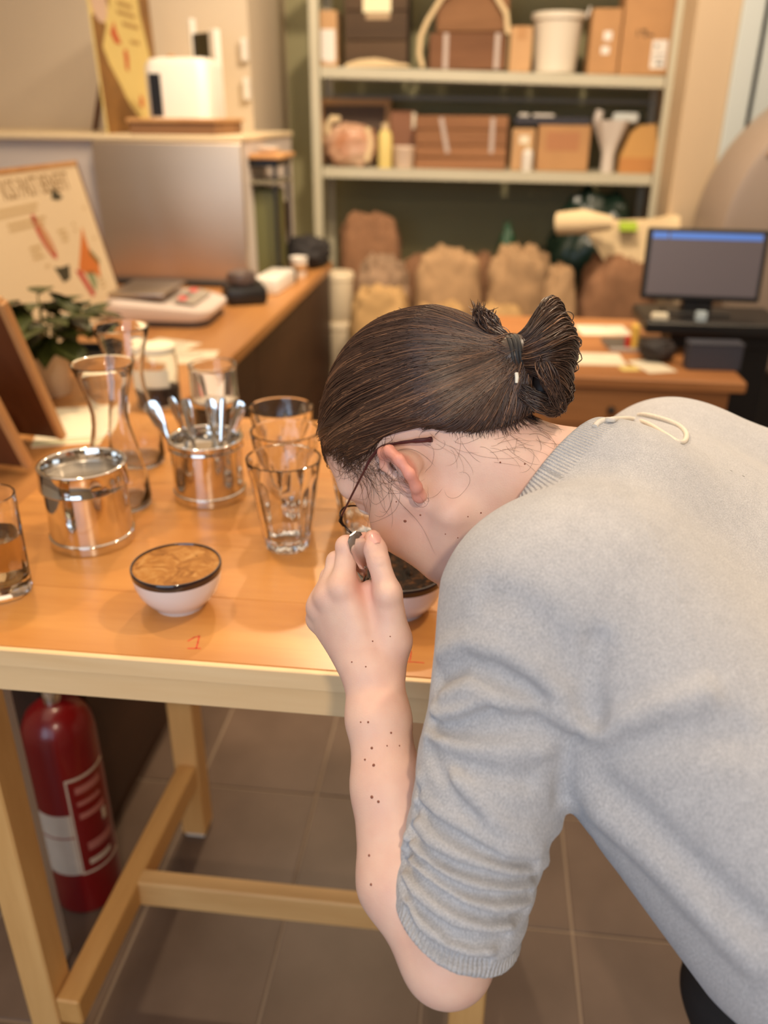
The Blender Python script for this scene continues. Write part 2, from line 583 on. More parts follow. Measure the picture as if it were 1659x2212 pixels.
def bowl(loc, label, coffee, coffee_label, bubbles):
    t = thing('cupping_bowl', label, 'bowl', loc, 0, 'cupping bowls')
    R = 0.0575
    prof = [(0.0, 0.0042), (0.026, 0.0042), (0.0275, 0.0), (0.0315, 0.0), (0.0325, 0.004), (0.041, 0.0115), (0.0495, 0.0235), (0.0545, 0.037), (0.0565, 0.0505)]
    MB().lathe(prof + [(0.0535, 0.0505), (0.051, 0.036), (0.045, 0.022), (0.034, 0.012), (0.0, 0.0085)], 64).build('body', CER, t, 50)
    MB().lathe([(0.0567, 0.0503), (0.0573, 0.0562), (0.0572, 0.0588), (0.0564, 0.0600), (0.0550, 0.0600), (0.0543, 0.0588), (0.0536, 0.0503)], 64).build('rim', RIMM, t, 50)['label'] = 'dark brown glazed rim'
    f = MB()
    f.lathe([(0.0280, 0.0012), (0.0318, 0.0012), (0.0322, 0.0034), (0.0290, 0.0034)], 48)
    f.build('foot_ring', RIMM, t, 50)['label'] = 'dark unglazed foot ring'
    c = MB().lathe([(0.0, 0.0572), (0.03, 0.0572), (0.050, 0.0573), (0.0540, 0.0579)], 64).build('coffee', coffee, t, 60)
    c['label'] = coffee_label
    if bubbles:
        b = MB()
        for (x, y, r) in bubbles:
            b.lathe([(r, 0.0572), (r * 0.8, 0.0572 + r * 0.6), (r * 0.4, 0.0572 + r * 0.92), (0, 0.0572 + r)], 12, x, y)
        b.build('foam_bubbles', glassmat('bubble', ior=1.15), t, 60)['kind'] = 'stuff'
    return t
bowl((-0.3665, 0.8935, ZT), 'white cupping bowl with dark rim and brown crema behind red numeral one', CREMA, 'coffee with a brown crema',
     [(0.018, 0.026, 0.0022), (-0.018, 0.004, 0.0014), (-0.008, 0.012, 0.0012), (0.032, 0.02, 0.001), (-0.045, -0.012, 0.0012), (0.012, -0.03, 0.001), (-0.004, 0.03, 0.001)])
bowl((-0.081, 0.917, ZT), 'white cupping bowl with dark broken coffee crust under the bending face', DARKC, 'dark coffee with a broken crust',
     [(0.012, -0.008, 0.005), (0.004, 0.006, 0.003), (-0.024, -0.016, 0.004), (0.03, -0.028, 0.0016)])

# ---------------------------------------------------------------- steel canisters and spoons
def canister(loc, label, h, R, rim_h, deep):
    t = thing('steel_canister', label, 'canister', loc, 0, 'steel canisters')
    w = 0.0018
    MB().lathe([(0, 0.0), (R - 0.002, 0.0), (R - 0.0004, 0.002), (R - 0.0004, 0.0125), (R - 0.0015, 0.014), (R - 0.0015, h - rim_h), (R - w - 0.0015, h - rim_h),
                (R - w - 0.0015, deep), (0, deep)], 72).build('body', STEEL, t, 35)
    MB().lathe([(R - 0.0012, 0.0128), (R + 0.0006, 0.0135), (R + 0.0010, 0.0148), (R + 0.0004, 0.0162), (R - 0.0012, 0.0168)], 72).build('base_ring', STEEL, t, 60)
    MB().lathe([(R - 0.0012, h - rim_h - 0.001), (R + 0.0018, h - rim_h), (R + 0.0024, h - rim_h + 0.0015), (R + 0.0016, h - rim_h + 0.003), (R + 0.0012, h - 0.003), (R + 0.002, h - 0.0012),
                (R + 0.0012, h), (R - 0.0035, h), (R - 0.0045, h - 0.0015), (R - 0.0045, h - rim_h)], 72).build('collar', STEEL, t, 60)
    MB().lathe([(R - 0.0046, h - 0.0195), (R - 0.0075, h - 0.0182), (R - 0.0085, h - 0.0195), (R - 0.0085, h - 0.034), (0.0, h - 0.034)] if deep > 0.03 else
               [(R - 0.0046, h - 0.02), (R - 0.0055, h - 0.021), (R - 0.0055, 0.004), (0.0, 0.004)], 72).build('inner_well', mat('satin_steel', srgb(200, 192, 180), 0.26, 1.0), t, 50)
    return t
canister((-0.556, 1.054, ZT), 'empty polished steel canister left of the white bowl', 0.124, 0.0605, 0.034, 0.08)
canister((-0.4305, 1.231, ZT), 'polished steel canister full of upright tasting spoons', 0.104, 0.0590, 0.015, 0.003)

def spoon_parts(t, w_end=0.011, L=0.17, plain=True):
    """Spoon along +z, bowl at the foot, flared handle at the top; local origin at the bowl's tip."""
    def strip(st):
        v, f = [], []
        for (z, w, y, th) in st:
            for (sx, sy) in ((-1, -0.2), (-0.6, 0.9), (0, 1.1), (0.6, 0.9), (1, -0.2), (0.5, -1), (-0.5, -1)):
                v.append((sx * w, y + sy * th, z))
        n = 7
        for i in range(len(st) - 1):
            for k in range(n):
                f.append((i * n + k, i * n + (k + 1) % n, (i + 1) * n + (k + 1) % n, (i + 1) * n + k))
        f.append(tuple(range(n))[::-1])
        f.append(tuple((len(st) - 1) * n + k for k in range(n)))
        return MB().add(v, f)
    strip([(0.052, 0.0036, 0.0, 0.0015), (0.068, 0.0028, 0.003, 0.0014), (0.5 * L + 0.012, 0.0042, 0.002, 0.0011), (L - 0.04, 0.8 * w_end, 0.0, 0.0010), (L - 0.016, w_end, -0.001, 0.0010),
           (L - 0.004, w_end * 0.86, -0.0015, 0.0010), (L, w_end * 0.45, -0.002, 0.0008)]).build('handle', CHROME, t, 60)
    v, f = [], []
    for s in (0, 1):
        for i in range(9):
            u = i / 8
            half = 0.0185 * math.sin(math.pi * (0.04 + 0.92 * u)) ** 0.7
            for j in range(7):
                q = -1 + j / 3
                dep = -0.0075 * (1 - q * q) * math.sin(math.pi * u)
                v.append((q * half, dep - 0.0012 * s, u * 0.056))
    for s in (0, 1):
        for i in range(8):
            for j in range(6):
                a = s * 63 + i * 7 + j
                f.append((a, a + 1, a + 8, a + 7))
    for i in range(8):
        for j in (0, 6):
            a = i * 7 + j
            f.append((a, a + 7, a + 70, a + 63))
    for j in range(6):
        for i in (0, 8):
            a = i * 7 + j
            f.append((a, a + 1, a + 64, a + 63))
    MB().add(v, f).build('spoon_bowl', CHROME, t, 60)

SPOONS = [((-0.452, 1.225), (-0.520, 1.232, 1.079), 0.0125, 'leaning furthest towards the empty steel canister'),
          ((-0.440, 1.245), (-0.489, 1.246, 1.083), 0.0085, 'second from the empty canister, narrow and shining'),
          ((-0.432, 1.212), (-0.458, 1.226, 1.088), 0.0105, 'third from the empty canister, bright flared end'),
          ((-0.420, 1.262), (-0.432, 1.272, 1.074), 0.0105, 'standing upright at the back of the bunch'),
          ((-0.409, 1.210), (-0.398, 1.238, 1.089), 0.0060, 'dark and thin, second from the stacked tumblers'),
          ((-0.418, 1.232), (-0.369, 1.232, 1.086), 0.0115, 'leaning furthest towards the tumblers')]
first = None
for (bx, by), top, wd, how in SPOONS:
    base = Vector((bx, by, ZT + 0.0055))
    d = (Vector(top) - base)
    t = thing('tasting_spoon', 'steel spoon in canister, ' + how, 'spoon', base, 0, 'tasting spoons in the steel canister')
    zz = d.normalized()
    yy = Vector((0.35 * math.sin(bx * 90), -1, 0.3))
    yy = (yy - zz * yy.dot(zz)).normalized()
    t.rotation_euler = Matrix((yy.cross(zz), yy, zz)).transposed().to_euler()
    spoon_parts(t, wd, d.length)

# ---------------------------------------------------------------- glasses and carafes
def tumbler_parts(t, h=0.14, rb=0.033, rt=0.0535):
    def fl(r, z, a):
        if z < 0.001 or r < 0.02 or z > h * 0.83:
            return r
        w = min(1, (h * 0.83 - z) / 0.012)
        k = abs(math.cos(a * 5))
        return r * (1 - 0.075 * (1 - k) * w)
    out = [(0.0, 0.003), (rb * 0.6, 0.002), (rb * 0.93, 0.0), (rb, 0.003)]
    for i in range(1, 9):
        u = i / 8
        out.append((rb + (rt - rb) * u ** 0.92, 0.003 + (h - 0.004) * u))
    inn = [(rt - 0.0012, h), (rt - 0.003, h - 0.002)]
    for i in range(7, 0, -1):
        u = i / 8
        inn.append((rb + (rt - rb) * u ** 0.92 - 0.0036, 0.003 + h * u))
    inn += [(rb - 0.009, 0.016), (0.0, 0.014)]
    n0 = len(out)
    # join outer and inner walls as one closed shell
    allp = out + inn
    o = MB()
    v, f = [], []
    n = 96
    for idx, (r, z) in enumerate(allp):
        for i in range(n):
            a = 2 * math.pi * i / n
            rr = fl(r, z, a) if idx < n0 else r
            v.append((rr * math.cos(a), rr * math.sin(a), z))
    for j in range(len(allp) - 1):
        for i in range(n):
            i2 = (i + 1) % n
            f.append((j * n + i, j * n + i2, (j + 1) * n + i2, (j + 1) * n + i))
    o.add(v, f)
    return o.build('faceted_wall', GLASS, t, 24)
def tumbler(loc, label, rz):
    t = thing('glass_tumbler', label, 'glass', loc, rz, 'faceted tumblers on the table')
    tumbler_parts(t)
    return t
tumbler((-0.264, 1.073, ZT), 'clear faceted tumbler in front of two others, nearest the white bowl', 0.1)
tumbler((-0.287, 1.184, ZT), 'clear faceted tumbler, middle one of the row of three', 0.3)
tumbler((-0.318, 1.293, ZT), 'clear faceted tumbler at the back of the row of three', 0.2)
tumbler((-0.150, 1.096, ZT), 'clear faceted tumbler standing just beyond the woman\'s forehead and glasses', 0.5)
tumbler((-0.176, 1.208, ZT), 'clear faceted tumbler mostly hidden behind the woman\'s hairline', 0.0)

tg = thing('tall_glass', 'tall straight glass with brown fill for dark reflections at the table edge beside empty canister', 'glass', (-0.607, 0.893, ZT))
hh, R0, R1 = 0.142, 0.034, 0.036
MB().lathe([(0, 0.002), (0.029, 0.0), (R0, 0.003), (R0 + 0.0006, 0.02), (R1, hh - 0.001), (R1 - 0.001, hh), (R1 - 0.0025, hh - 0.001), (R0 - 0.003, 0.03), (R0 - 0.006, 0.022), (0, 0.02)], 64,
           flute=lambda r, z, a: r * (1 - (0.03 * (1 - abs(math.cos(a * 6))) if 0.003 <= z <= 0.03 and r > 0.031 else 0))).build('glass_wall', GLASS, tg, 30)
MB().lathe([(0, 0.0205), (R0 - 0.0062, 0.0225), (R0 - 0.0032, 0.031), (R1 - 0.0034, 0.085), (0, 0.085)], 48).build('reflection_fill', glassmat('reflection_fill', (0.50, 0.36, 0.20, 1), 1.33), tg, 40)  # brown tinted body stands in for dark reflections in the clear glass

def carafe(loc, label, h, k):
    t = thing('glass_carafe', label, 'carafe', loc, 0, 'glass carafes')
    o = [(0, 0.002), (0.040, 0.0), (0.0475, 0.004), (0.0485, 0.014), (0.046, 0.055), (0.036, 0.105), (0.0285, 0.14), (0.0275, 0.16), (0.031, 0.185), (0.0405, 0.22), (0.0465, 0.2385), (0.0470, 0.24), (0.0458, 0.2405)]
    w = 0.0022
    i = [(r - w, z) for r, z in o[3:-1]][::-1]
    i = [(r, min(z, 0.2392)) for r, z in i]
    prof = [(r * k, z * h / 0.24) for r, z in o + i + [(0.040, 0.0075), (0, 0.0075)]]
    MB().lathe(prof, 64).build('carafe_wall', GLASS, t, 60)
    return t
carafe((-0.562, 1.176, ZT), 'clear waisted carafe close behind the empty steel canister', 0.236, 1.0)
carafe((-0.604, 1.352, ZT), 'clear waisted carafe, taller looking, beyond the first carafe', 0.25, 1.02)

j = thing('glass_jar', 'short wide glass jar of coffee grounds behind the spoons', 'jar', (-0.51, 1.535, ZT))
MB().lathe([(0, 0.001), (0.043, 0.0), (0.046, 0.004), (0.046, 0.13), (0.0475, 0.134), (0.0470, 0.138), (0.0435, 0.138), (0.0430, 0.130), (0.0430, 0.006), (0, 0.005)], 56).build('jar_wall', GLASS, j, 50)
MB().lathe([(0, 0.0055), (0.0426, 0.0065), (0.0426, 0.052), (0.02, 0.056), (0, 0.054)], 48).build('coffee_grounds', mat('coffee_grounds', srgb(48, 30, 20), 0.9, var=0.4, vscale=300), j, 50)
MB().lathe([(0.0462, 0.060), (0.0468, 0.061), (0.0468, 0.070), (0.0462, 0.071)], 56).build('metal_band', CHROME, j, 50)

# ---------------------------------------------------------------- side counter
ZC = 0.82
cb = thing('counter_cabinet', 'dark brown counter base running back along the left side', 'cabinet', (-1.25, 2.76, 0))
MB().box(-0.50, 0.47, -1.47, 0.84, 0.0, ZC - 0.0405).box(0.27, 0.47, 0.84, 1.50, 0.0, ZC - 0.0405).build('carcass', DARKWOOD, cb)
for i in range(4):
    y0 = -1.46 + i * 0.74
    MB().box(0.4705, 0.488, y0 + 0.003, y0 + 0.737, 0.06, ZC - 0.0405, 0.002).build('front_panel', DARKWOOD, cb)
wt = MB().box(-0.52, 0.50, -1.50, 0.855, -0.04, 0.0, 0.003).box(0.255, 0.50, 0.8552, 1.515, -0.04, 0.0, 0.003).build('worktop', OAK, None, None, (-1.25, 2.76, ZC))
tag(wt, 'long light brown wooden worktop on the dark counter base', 'worktop')

# extinguisher
EXR = mat('extinguisher_red', srgb(122, 12, 16), 0.3, coat=0.3)
ex = thing('fire_extinguisher', 'red fire extinguisher standing on the floor under the table', 'extinguisher', (-0.758, 1.182, 0), math.radians(-44))
MB().lathe([(0, 0.006), (0.055, 0.0), (0.066, 0.004), (0.068, 0.02), (0.068, 0.42), (0.065, 0.448), (0.054, 0.474), (0.036, 0.49), (0.018, 0.497), (0.0, 0.498)], 56).build('cylinder', EXR, ex, 50)
MB().lathe([(0.0, 0.495), (0.016, 0.495), (0.016, 0.53), (0.010, 0.54), (0, 0.54)], 24).build('valve', CHROME, ex, 40)
hd = MB().bar((0.0, -0.01, 0.538), (0.0, 0.10, 0.56), 0.022, 0.006, 0.002).bar((0.0, -0.01, 0.52), (0.0, 0.09, 0.518), 0.022, 0.006, 0.002)
hd.build('handle', BLACKP, ex, 40)
MB().tube([(-0.02, 0, 0.52), (-0.06, 0.0, 0.50), (-0.077, 0.0, 0.43), (-0.077, 0.0, 0.28), (-0.0765, 0.0, 0.2)], 0.007, 10).build('hose', BLACKP, ex, 60)
def wrap(a0, a1, z0, z1, name, material, off=0.0006):
    a0, a1 = math.radians(a0), math.radians(a1)
    return MB().lathe([(0.0678, z0), (0.068 + off, z0), (0.068 + off, z1), (0.0678, z1)], 24, a0=a0, a1=a1).build(name, material, ex, 50)
LBL = mat('old_label_white', srgb(206, 188, 168), 0.6, var=0.08, vscale=30)
wrap(-82, -22, 0.115, 0.272, 'paper_label', LBL)
wrap(-82, -22, 0.212, 0.216, 'label_line', mat('label_line_red', srgb(150, 70, 60), 0.6), 0.0009)
wrap(-20, 58, 0.352, 0.358, 'label_border', LBL, 0.0007)
wrap(-20, 58, 0.112, 0.117, 'label_border', LBL, 0.0007)
wrap(-21, -18, 0.112, 0.358, 'label_border', LBL, 0.0007)
wrap(-8, 40, 0.318, 0.334, 'print_line', mat('faded_print', srgb(178, 110, 100), 0.6), 0.0007)
wrap(-8, 34, 0.288, 0.298, 'print_line', MATS['faded_print'], 0.0007)
wrap(-8, 40, 0.255, 0.268, 'print_line', MATS['faded_print'], 0.0007)
wrap(30, 40, 0.222, 0.248, 'print_mark', LBL, 0.0009)
wrap(-4, 45, 0.170, 0.190, 'print_line', MATS['faded_print'], 0.0007)
wrap(-6, 36, 0.134, 0.147, 'print_line', LBL, 0.0009)

bd = MB().box(-0.006, 0.006, -0.045, 0.045, 0, 0.78, 0.002).build('white_board', mat('white_laminate', srgb(226, 222, 216), 0.4), None, None, (-0.738, 0.99, 0))
tag(bd, 'narrow white board standing upright just behind the front table leg', 'board')

# ---------------------------------------------------------------- things on the counter
# folding board sign
af = thing('folding_sign', 'brown folding wooden board sign at the left edge, seen from behind', 'sign', (-0.98, 1.55, ZC))
FRAME = wood('sign_frame_wood', srgb(206, 158, 104), srgb(178, 126, 78), 2, 6, 0.45, 0.4, 0.05)
def leaf(p0, p1, p2, name, w=0.022):
    """Panel with corner p0, along p1 (foot) and up p2; a pale frame around a brown board."""
    p0, p1, p2 = Vector(p0), Vector(p1), Vector(p2)
    n = (p1 - p0).cross(p2 - p0).normalized()
    u, vv = (p1 - p0), (p2 - p0)
    mb = MB()
    q = [p0 + n * s for s in (-0.003, 0.003)]
    pts = []
    for s in (-0.004, 0.004):
        for a, b in ((0, 0), (1, 0), (1, 1), (0, 1)):
            pts.append(p0 + u * a + vv * b + n * s)
    mb.add(pts, [(0, 3, 2, 1), (4, 5, 6, 7), (0, 1, 5, 4), (1, 2, 6, 5), (2, 3, 7, 6), (3, 0, 4, 7)])
    o = mb.build(name, BROWNWOOD, af)
    for a, b in ((p0, p0 + vv), (p0 + u, p0 + u + vv), (p0 + vv, p0 + u + vv)):
        MB().bar(a, b, w * 0.7, 0.02, 0.002, up=n).build('frame_bar', FRAME, o)
leaf((0.062, 0.122, 0.014), (-0.27, 0.17, 0.014), (0.059, -0.013, 0.344), 'front_leaf')
leaf((0.070, -0.045, 0.014), (-0.25, -0.005, 0.014), (0.067, -0.125, 0.20), 'rear_leaf')

# potted plant
pl = thing('potted_plant', 'small leafy green plant in pale pot beside leaning poster', 'plant', (-1.115, 2.02, ZC))
MB().lathe([(0, 0.0), (0.042, 0.0), (0.045, 0.004), (0.058, 0.105), (0.062, 0.11), (0.061, 0.12), (0.055, 0.12), (0.052, 0.10), (0, 0.10)], 40).build('pot', mat('pale_pot', srgb(222, 204, 180), 0.5), pl, 40)
MB().lathe([(0, 0.108), (0.03, 0.106), (0.0515, 0.101)], 24).build('soil', mat('soil', srgb(40, 28, 20), 0.95, var=0.4, vscale=200), pl, 60)
LEAFM = mat('plant_leaf', srgb(78, 84, 32), 0.4, col2=srgb(38, 46, 20), vscale=30)
def leaf_mesh():
    v, f = [], []
    for i in range(7):
        u = i / 6
        w = 0.021 * math.sin(math.pi * (u ** 0.8)) + 0.0006
        for s in (-1, 0, 1):
            v.append((s * w, u * 0.075, -0.02 * u * u + abs(s) * 0.004))
    for i in range(6):
        for s in range(2):
            f.append((i * 3 + s, i * 3 + s + 1, i * 3 + s + 4, i * 3 + s + 3))
    return MB().add(v, f).mesh('leaf', LEAFM, 60)
lm = leaf_mesh()
rnd = random.Random(3)
st = MB()
leaves = []
for i in range(96):
    a = rnd.uniform(0, 2 * math.pi)
    r = 0.125 * math.sqrt(rnd.random())
    h = 0.145 + rnd.random() * 0.14 * (1 - r / 0.2)
    p = Vector((r * math.cos(a), r * math.sin(a), h))
    leaves.append((p, a + rnd.uniform(-0.7, 0.7), rnd.uniform(-0.5, 0.5), rnd.uniform(1.0, 1.6)))
    if i % 4 == 0:
        st.tube([(p.x * 0.1, p.y * 0.1, 0.10), (p.x * 0.5, p.y * 0.5, h * 0.75), tuple(p)], 0.0022, 5)
st.build('stems', mat('plant_stem', srgb(84, 92, 40), 0.5), pl, 60)
for p, a, tl_, s in leaves:
    o = bpy.data.objects.new('leaf', lm)
    COL.objects.link(o)
    o.parent = pl
    o.location = p
    o.rotation_euler = (tl_, 0, a - math.pi / 2)
    o.scale = (s, s, s)

# information poster
po = thing('info_poster', 'white poster with coloured drawings leaning behind the green plant', 'poster', (-1.335, 2.62, ZC + 0.005))
A = Vector((0, -0.48, 0.0)); B = Vector((0, 0.42, 0.0)); T = Vector((-0.115, 0, 0.512))
PM = frame_matrix(A + Vector((0.004, 0, 0)), B - A, T)      # x along the foot, y up the sheet
W_, H_ = 0.90, 0.525
MB().box(0, W_, 0, H_, -0.006, 0.0, 0.0, PM).build('sheet', mat('poster_paper', srgb(226, 206, 172), 0.6), po)
MB().box(0, W_, H_ - 0.012, H_ + 0.003, -0.007, 0.004, 0.0, PM).build('top_rail', FRAME, po)
MB().box(W_ - 0.002, W_ + 0.006, 0, H_ + 0.003, -0.007, 0.003, 0.0, PM).build('side_edge', BROWNWOOD, po)
MB().bar((-0.13, 0.0, 0.40), (-0.26, 0.0, 0.0045), 0.05, 0.008).build('prop', BROWNWOOD, po)
BRINK = mat('poster_brown_ink', srgb(136, 104, 62), 0.7)
MI = lambda x, y: PM @ Matrix.Translation((x, y, 0.0003))
text_part('heading', 'KSS PAST BENEFIT', 0.083, BRINK, po, MI(0.36, H_ - 0.085) @ Matrix.Scale(0.66, 4, (1, 0, 0)), 0.0004)
def flat(poly, name, material, z=0.0002):
    return MB().prism(poly, 0.0006, PM @ Matrix.Translation((0, 0, z))).build(name, material, po)
def px2(x, y):  # poster-plane coordinates from fractions of the sheet
    return (x * W_, y * H_)
ORG = mat('poster_orange', srgb(206, 118, 50), 0.6); REDP = mat('poster_red', srgb(186, 62, 50), 0.6); TEAL = mat('poster_teal', srgb(140, 150, 112), 0.6)
LEAFP = mat('poster_leaf_green', srgb(62, 58, 40), 0.6); LINE = mat('poster_pale_print', srgb(198, 172, 128), 0.7); OLIVE = mat('poster_olive', srgb(122, 104, 54), 0.6)
flat([px2(*p) for p in [(0.73, 0.36), (0.868, 0.60), (0.862, 0.44), (0.905, 0.36), (0.88, 0.255), (0.84, 0.30), (0.78, 0.31)]], 'printed_map', ORG)
flat([px2(*p) for p in [(0.868, 0.455), (0.915, 0.37), (0.905, 0.335), (0.855, 0.42)]], 'printed_map', OLIVE, 0.0009)
flat([px2(*p) for p in [(0.700, 0.36), (0.745, 0.345), (0.79, 0.17), (0.755, 0.17)]], 'printed_map', REDP)
flat([px2(*p) for p in [(0.775, 0.325), (0.84, 0.315), (0.835, 0.235), (0.80, 0.185), (0.785, 0.25)]], 'printed_map', TEAL)
flat([px2(*p) for p in [(0.71, 0.80), (0.745, 0.865), (0.80, 0.80), (0.76, 0.785)]], 'printed_leaf', LEAFP)
flat([px2(*p) for p in [(0.555, 0.42), (0.60, 0.405), (0.67, 0.405), (0.64, 0.325), (0.585, 0.315)]], 'printed_leaf', LEAFP)
ring = []
for i in range(24):
    a = 2 * math.pi * i / 24
    ring.append(((0.565 + 0.032 * math.cos(a) - 0.028 * math.sin(a)) * W_, (0.60 + 0.14 * math.sin(a)) * H_))
flat(ring, 'printed_bean', REDP)
flat([((x / W_ - 0.565) * 0.62 * W_ + 0.572 * W_, (y / H_ - 0.60) * 0.8 * H_ + 0.602 * H_) for x, y in ring], 'printed_bean', mat('poster_tan', srgb(196, 148, 106), 0.6), 0.0009)
for (x, y, w) in [(0.30, 0.78, 0.30), (0.30, 0.75, 0.28), (0.36, 0.70, 0.26), (0.36, 0.67, 0.24), (0.67, 0.60, 0.06), (0.68, 0.57, 0.06), (0.68, 0.54, 0.05), (0.44, 0.55, 0.08), (0.44, 0.52, 0.07), (0.44, 0.49, 0.08),
                  (0.80, 0.62, 0.02), (0.80, 0.58, 0.02), (0.86, 0.25, 0.03), (0.86, 0.22, 0.04), (0.86, 0.19, 0.035), (0.50, 0.43, 0.03), (0.93, 0.7, 0.02), (0.93, 0.5, 0.02)]:
    flat([px2(x, y), px2(x + w, y), px2(x + w, y + 0.018), px2(x, y + 0.018)], 'printed_line', LINE)

# kitchen scale
sc_ = thing('kitchen_scale', 'white bench scale with steel pan and red marked keypad', 'scale', (-1.13, 2.93, ZC), math.radians(2))
SW = mat('scale_shell', srgb(228, 214, 204), 0.4)
rim = []
def rounded(x0, x1, y0, y1, r, n=6):
    out = []
    for cx_, cy_, a0 in ((x1 - r, y0 + r, -90), (x1 - r, y1 - r, 0), (x0 + r, y1 - r, 90), (x0 + r, y0 + r, 180)):
        for i in range(n + 1):
            a = math.radians(a0 + 90 * i / n)
            out.append((cx_ + r * math.cos(a), cy_ + r * math.sin(a)))
    return out
def loft(sections, name, material, parent, smooth=40):
    n = len(sections[0])
    v = [p for s in sections for p in s]
    f = [tuple(range(n))[::-1], tuple((len(sections) - 1) * n + i for i in range(n))]
    for j in range(len(sections) - 1):
        for i in range(n):
            f.append((j * n + i, j * n + (i + 1) % n, (j + 1) * n + (i + 1) % n, (j + 1) * n + i))
    return MB().add(v, f).build(name, material, parent, smooth)
foot = rounded(-0.17, 0.185, -0.15, 0.15, 0.06)
body = rounded(-0.18, 0.20, -0.16, 0.16, 0.07)
top = rounded(-0.165, 0.18, -0.145, 0.145, 0.06)
sl = lambda x: -0.035 * max(0.0, (x - 0.02) / 0.18)
loft([[(x, y, 0.0) for x, y in foot], [(x, y, 0.022) for x, y in foot]], 'foot_tray', mat('scale_foot', srgb(70, 60, 58), 0.5), sc_)
loft([[(x, y, 0.0225) for x, y in foot], [(x, y, 0.04) for x, y in body], [(x, y, 0.075 + sl(x) * 0.6) for x, y in body], [(x, y, 0.092 + sl(x)) for x, y in top]], 'shell', SW, sc_)
MB().box(-0.155, 0.045, -0.135, 0.135, 0.098, 0.112, 0.004, seg=2).build('weighing_pan', BRUSHED, sc_, 40)
MB().box(-0.12, 0.0, -0.09, 0.09, 0.088, 0.098).build('pan_support', BLACKP, sc_)
KM = frame_matrix((0.068, -0.115, 0.088), (0, 1, 0), (-0.09, 0, 0.0175))
kp = MB().box(0.0, 0.23, -0.075, 0.0, 0.0, 0.003, 0, KM).build('keypad', mat('keypad_grey', srgb(176, 166, 150), 0.4), sc_)
MB().box(0.02, 0.075, -0.035, -0.008, 0.003, 0.0042, 0, KM).box(0.165, 0.22, -0.03, -0.006, 0.003, 0.0042, 0, KM).build('red_marking', mat('keypad_red', srgb(226, 62, 66), 0.4), kp)
MB().box(0.085, 0.155, -0.032, -0.008, 0.003, 0.0042, 0, KM).build('display_window', mat('lcd_grey', srgb(116, 118, 104), 0.2), kp)

# steel panel at the back of the counter
sp = thing('splash_guard', 'large brushed steel sheet standing upright on the counter', 'panel', (-1.30, 3.585, ZC))
MB().box(-0.315, 0.315, -0.03, -0.004, 0.0, 0.568, 0.010, seg=3).build('sheet', mat('satin_sheet_steel', srgb(206, 190, 172), 0.46, 1.0, var=0.06, vscale=3, stretch=(0.3, 1, 2), bump=0.0), sp, 40)
MB().box(-0.30, 0.30, -0.06, -0.0305, 0.0, 0.018, 0.002).build('foot_rail', BLACKP, sp)

# small machines and clutter further along the counter
g = thing('black_grinder', 'black hand tool with a pale hopper behind the bench scale', 'machine', (-0.93, 3.27, ZC), 0.4)
MB().box(-0.08, 0.08, -0.10, 0.10, 0.0, 0.07, 0.02, seg=2).build('base', BLACKP, g, 40)
MB().lathe([(0, 0.0705), (0.05, 0.0705), (0.06, 0.09), (0.052, 0.115), (0.02, 0.125), (0, 0.125)], 28, -0.01, -0.02).build('hopper', mat('smoky_plastic', srgb(92, 78, 74), 0.3), g, 50)
MB().tube([(-0.09, 0.05, 0.012), (-0.16, 0.03, 0.012), (-0.2, 0.12, 0.012), (-0.15, 0.2, 0.012)], 0.007, 8).build('cord', BLACKP, g, 60)
wd = thing('label_printer', 'small white printer with a black slot beside the worktop edge', 'printer', (-0.870, 3.57, ZC), math.radians(-4))
MB().box(-0.055, 0.055, -0.17, 0.10, 0, 0.065, 0.010, seg=2).build('shell', WHITEP, wd, 40)
MB().box(-0.057, 0.057, 0.101, 0.125, 0.004, 0.064, 0.004).build('slot', BLACKP, wd)
wr = thing('paper_cup', 'white cup standing past the label printer', 'cup', (-0.826, 3.83, ZC))
MB().lathe([(0, 0.002), (0.028, 0), (0.030, 0.004), (0.040, 0.085), (0.041, 0.088), (0.038, 0.086), (0.028, 0.006), (0, 0.005)], 32).build('cup_wall', WHITEP, wr, 50)
MB().lathe([(0.0345, 0.03), (0.0352, 0.031), (0.0378, 0.058), (0.0372, 0.059)], 32).build('sleeve', CARD, wr, 50)

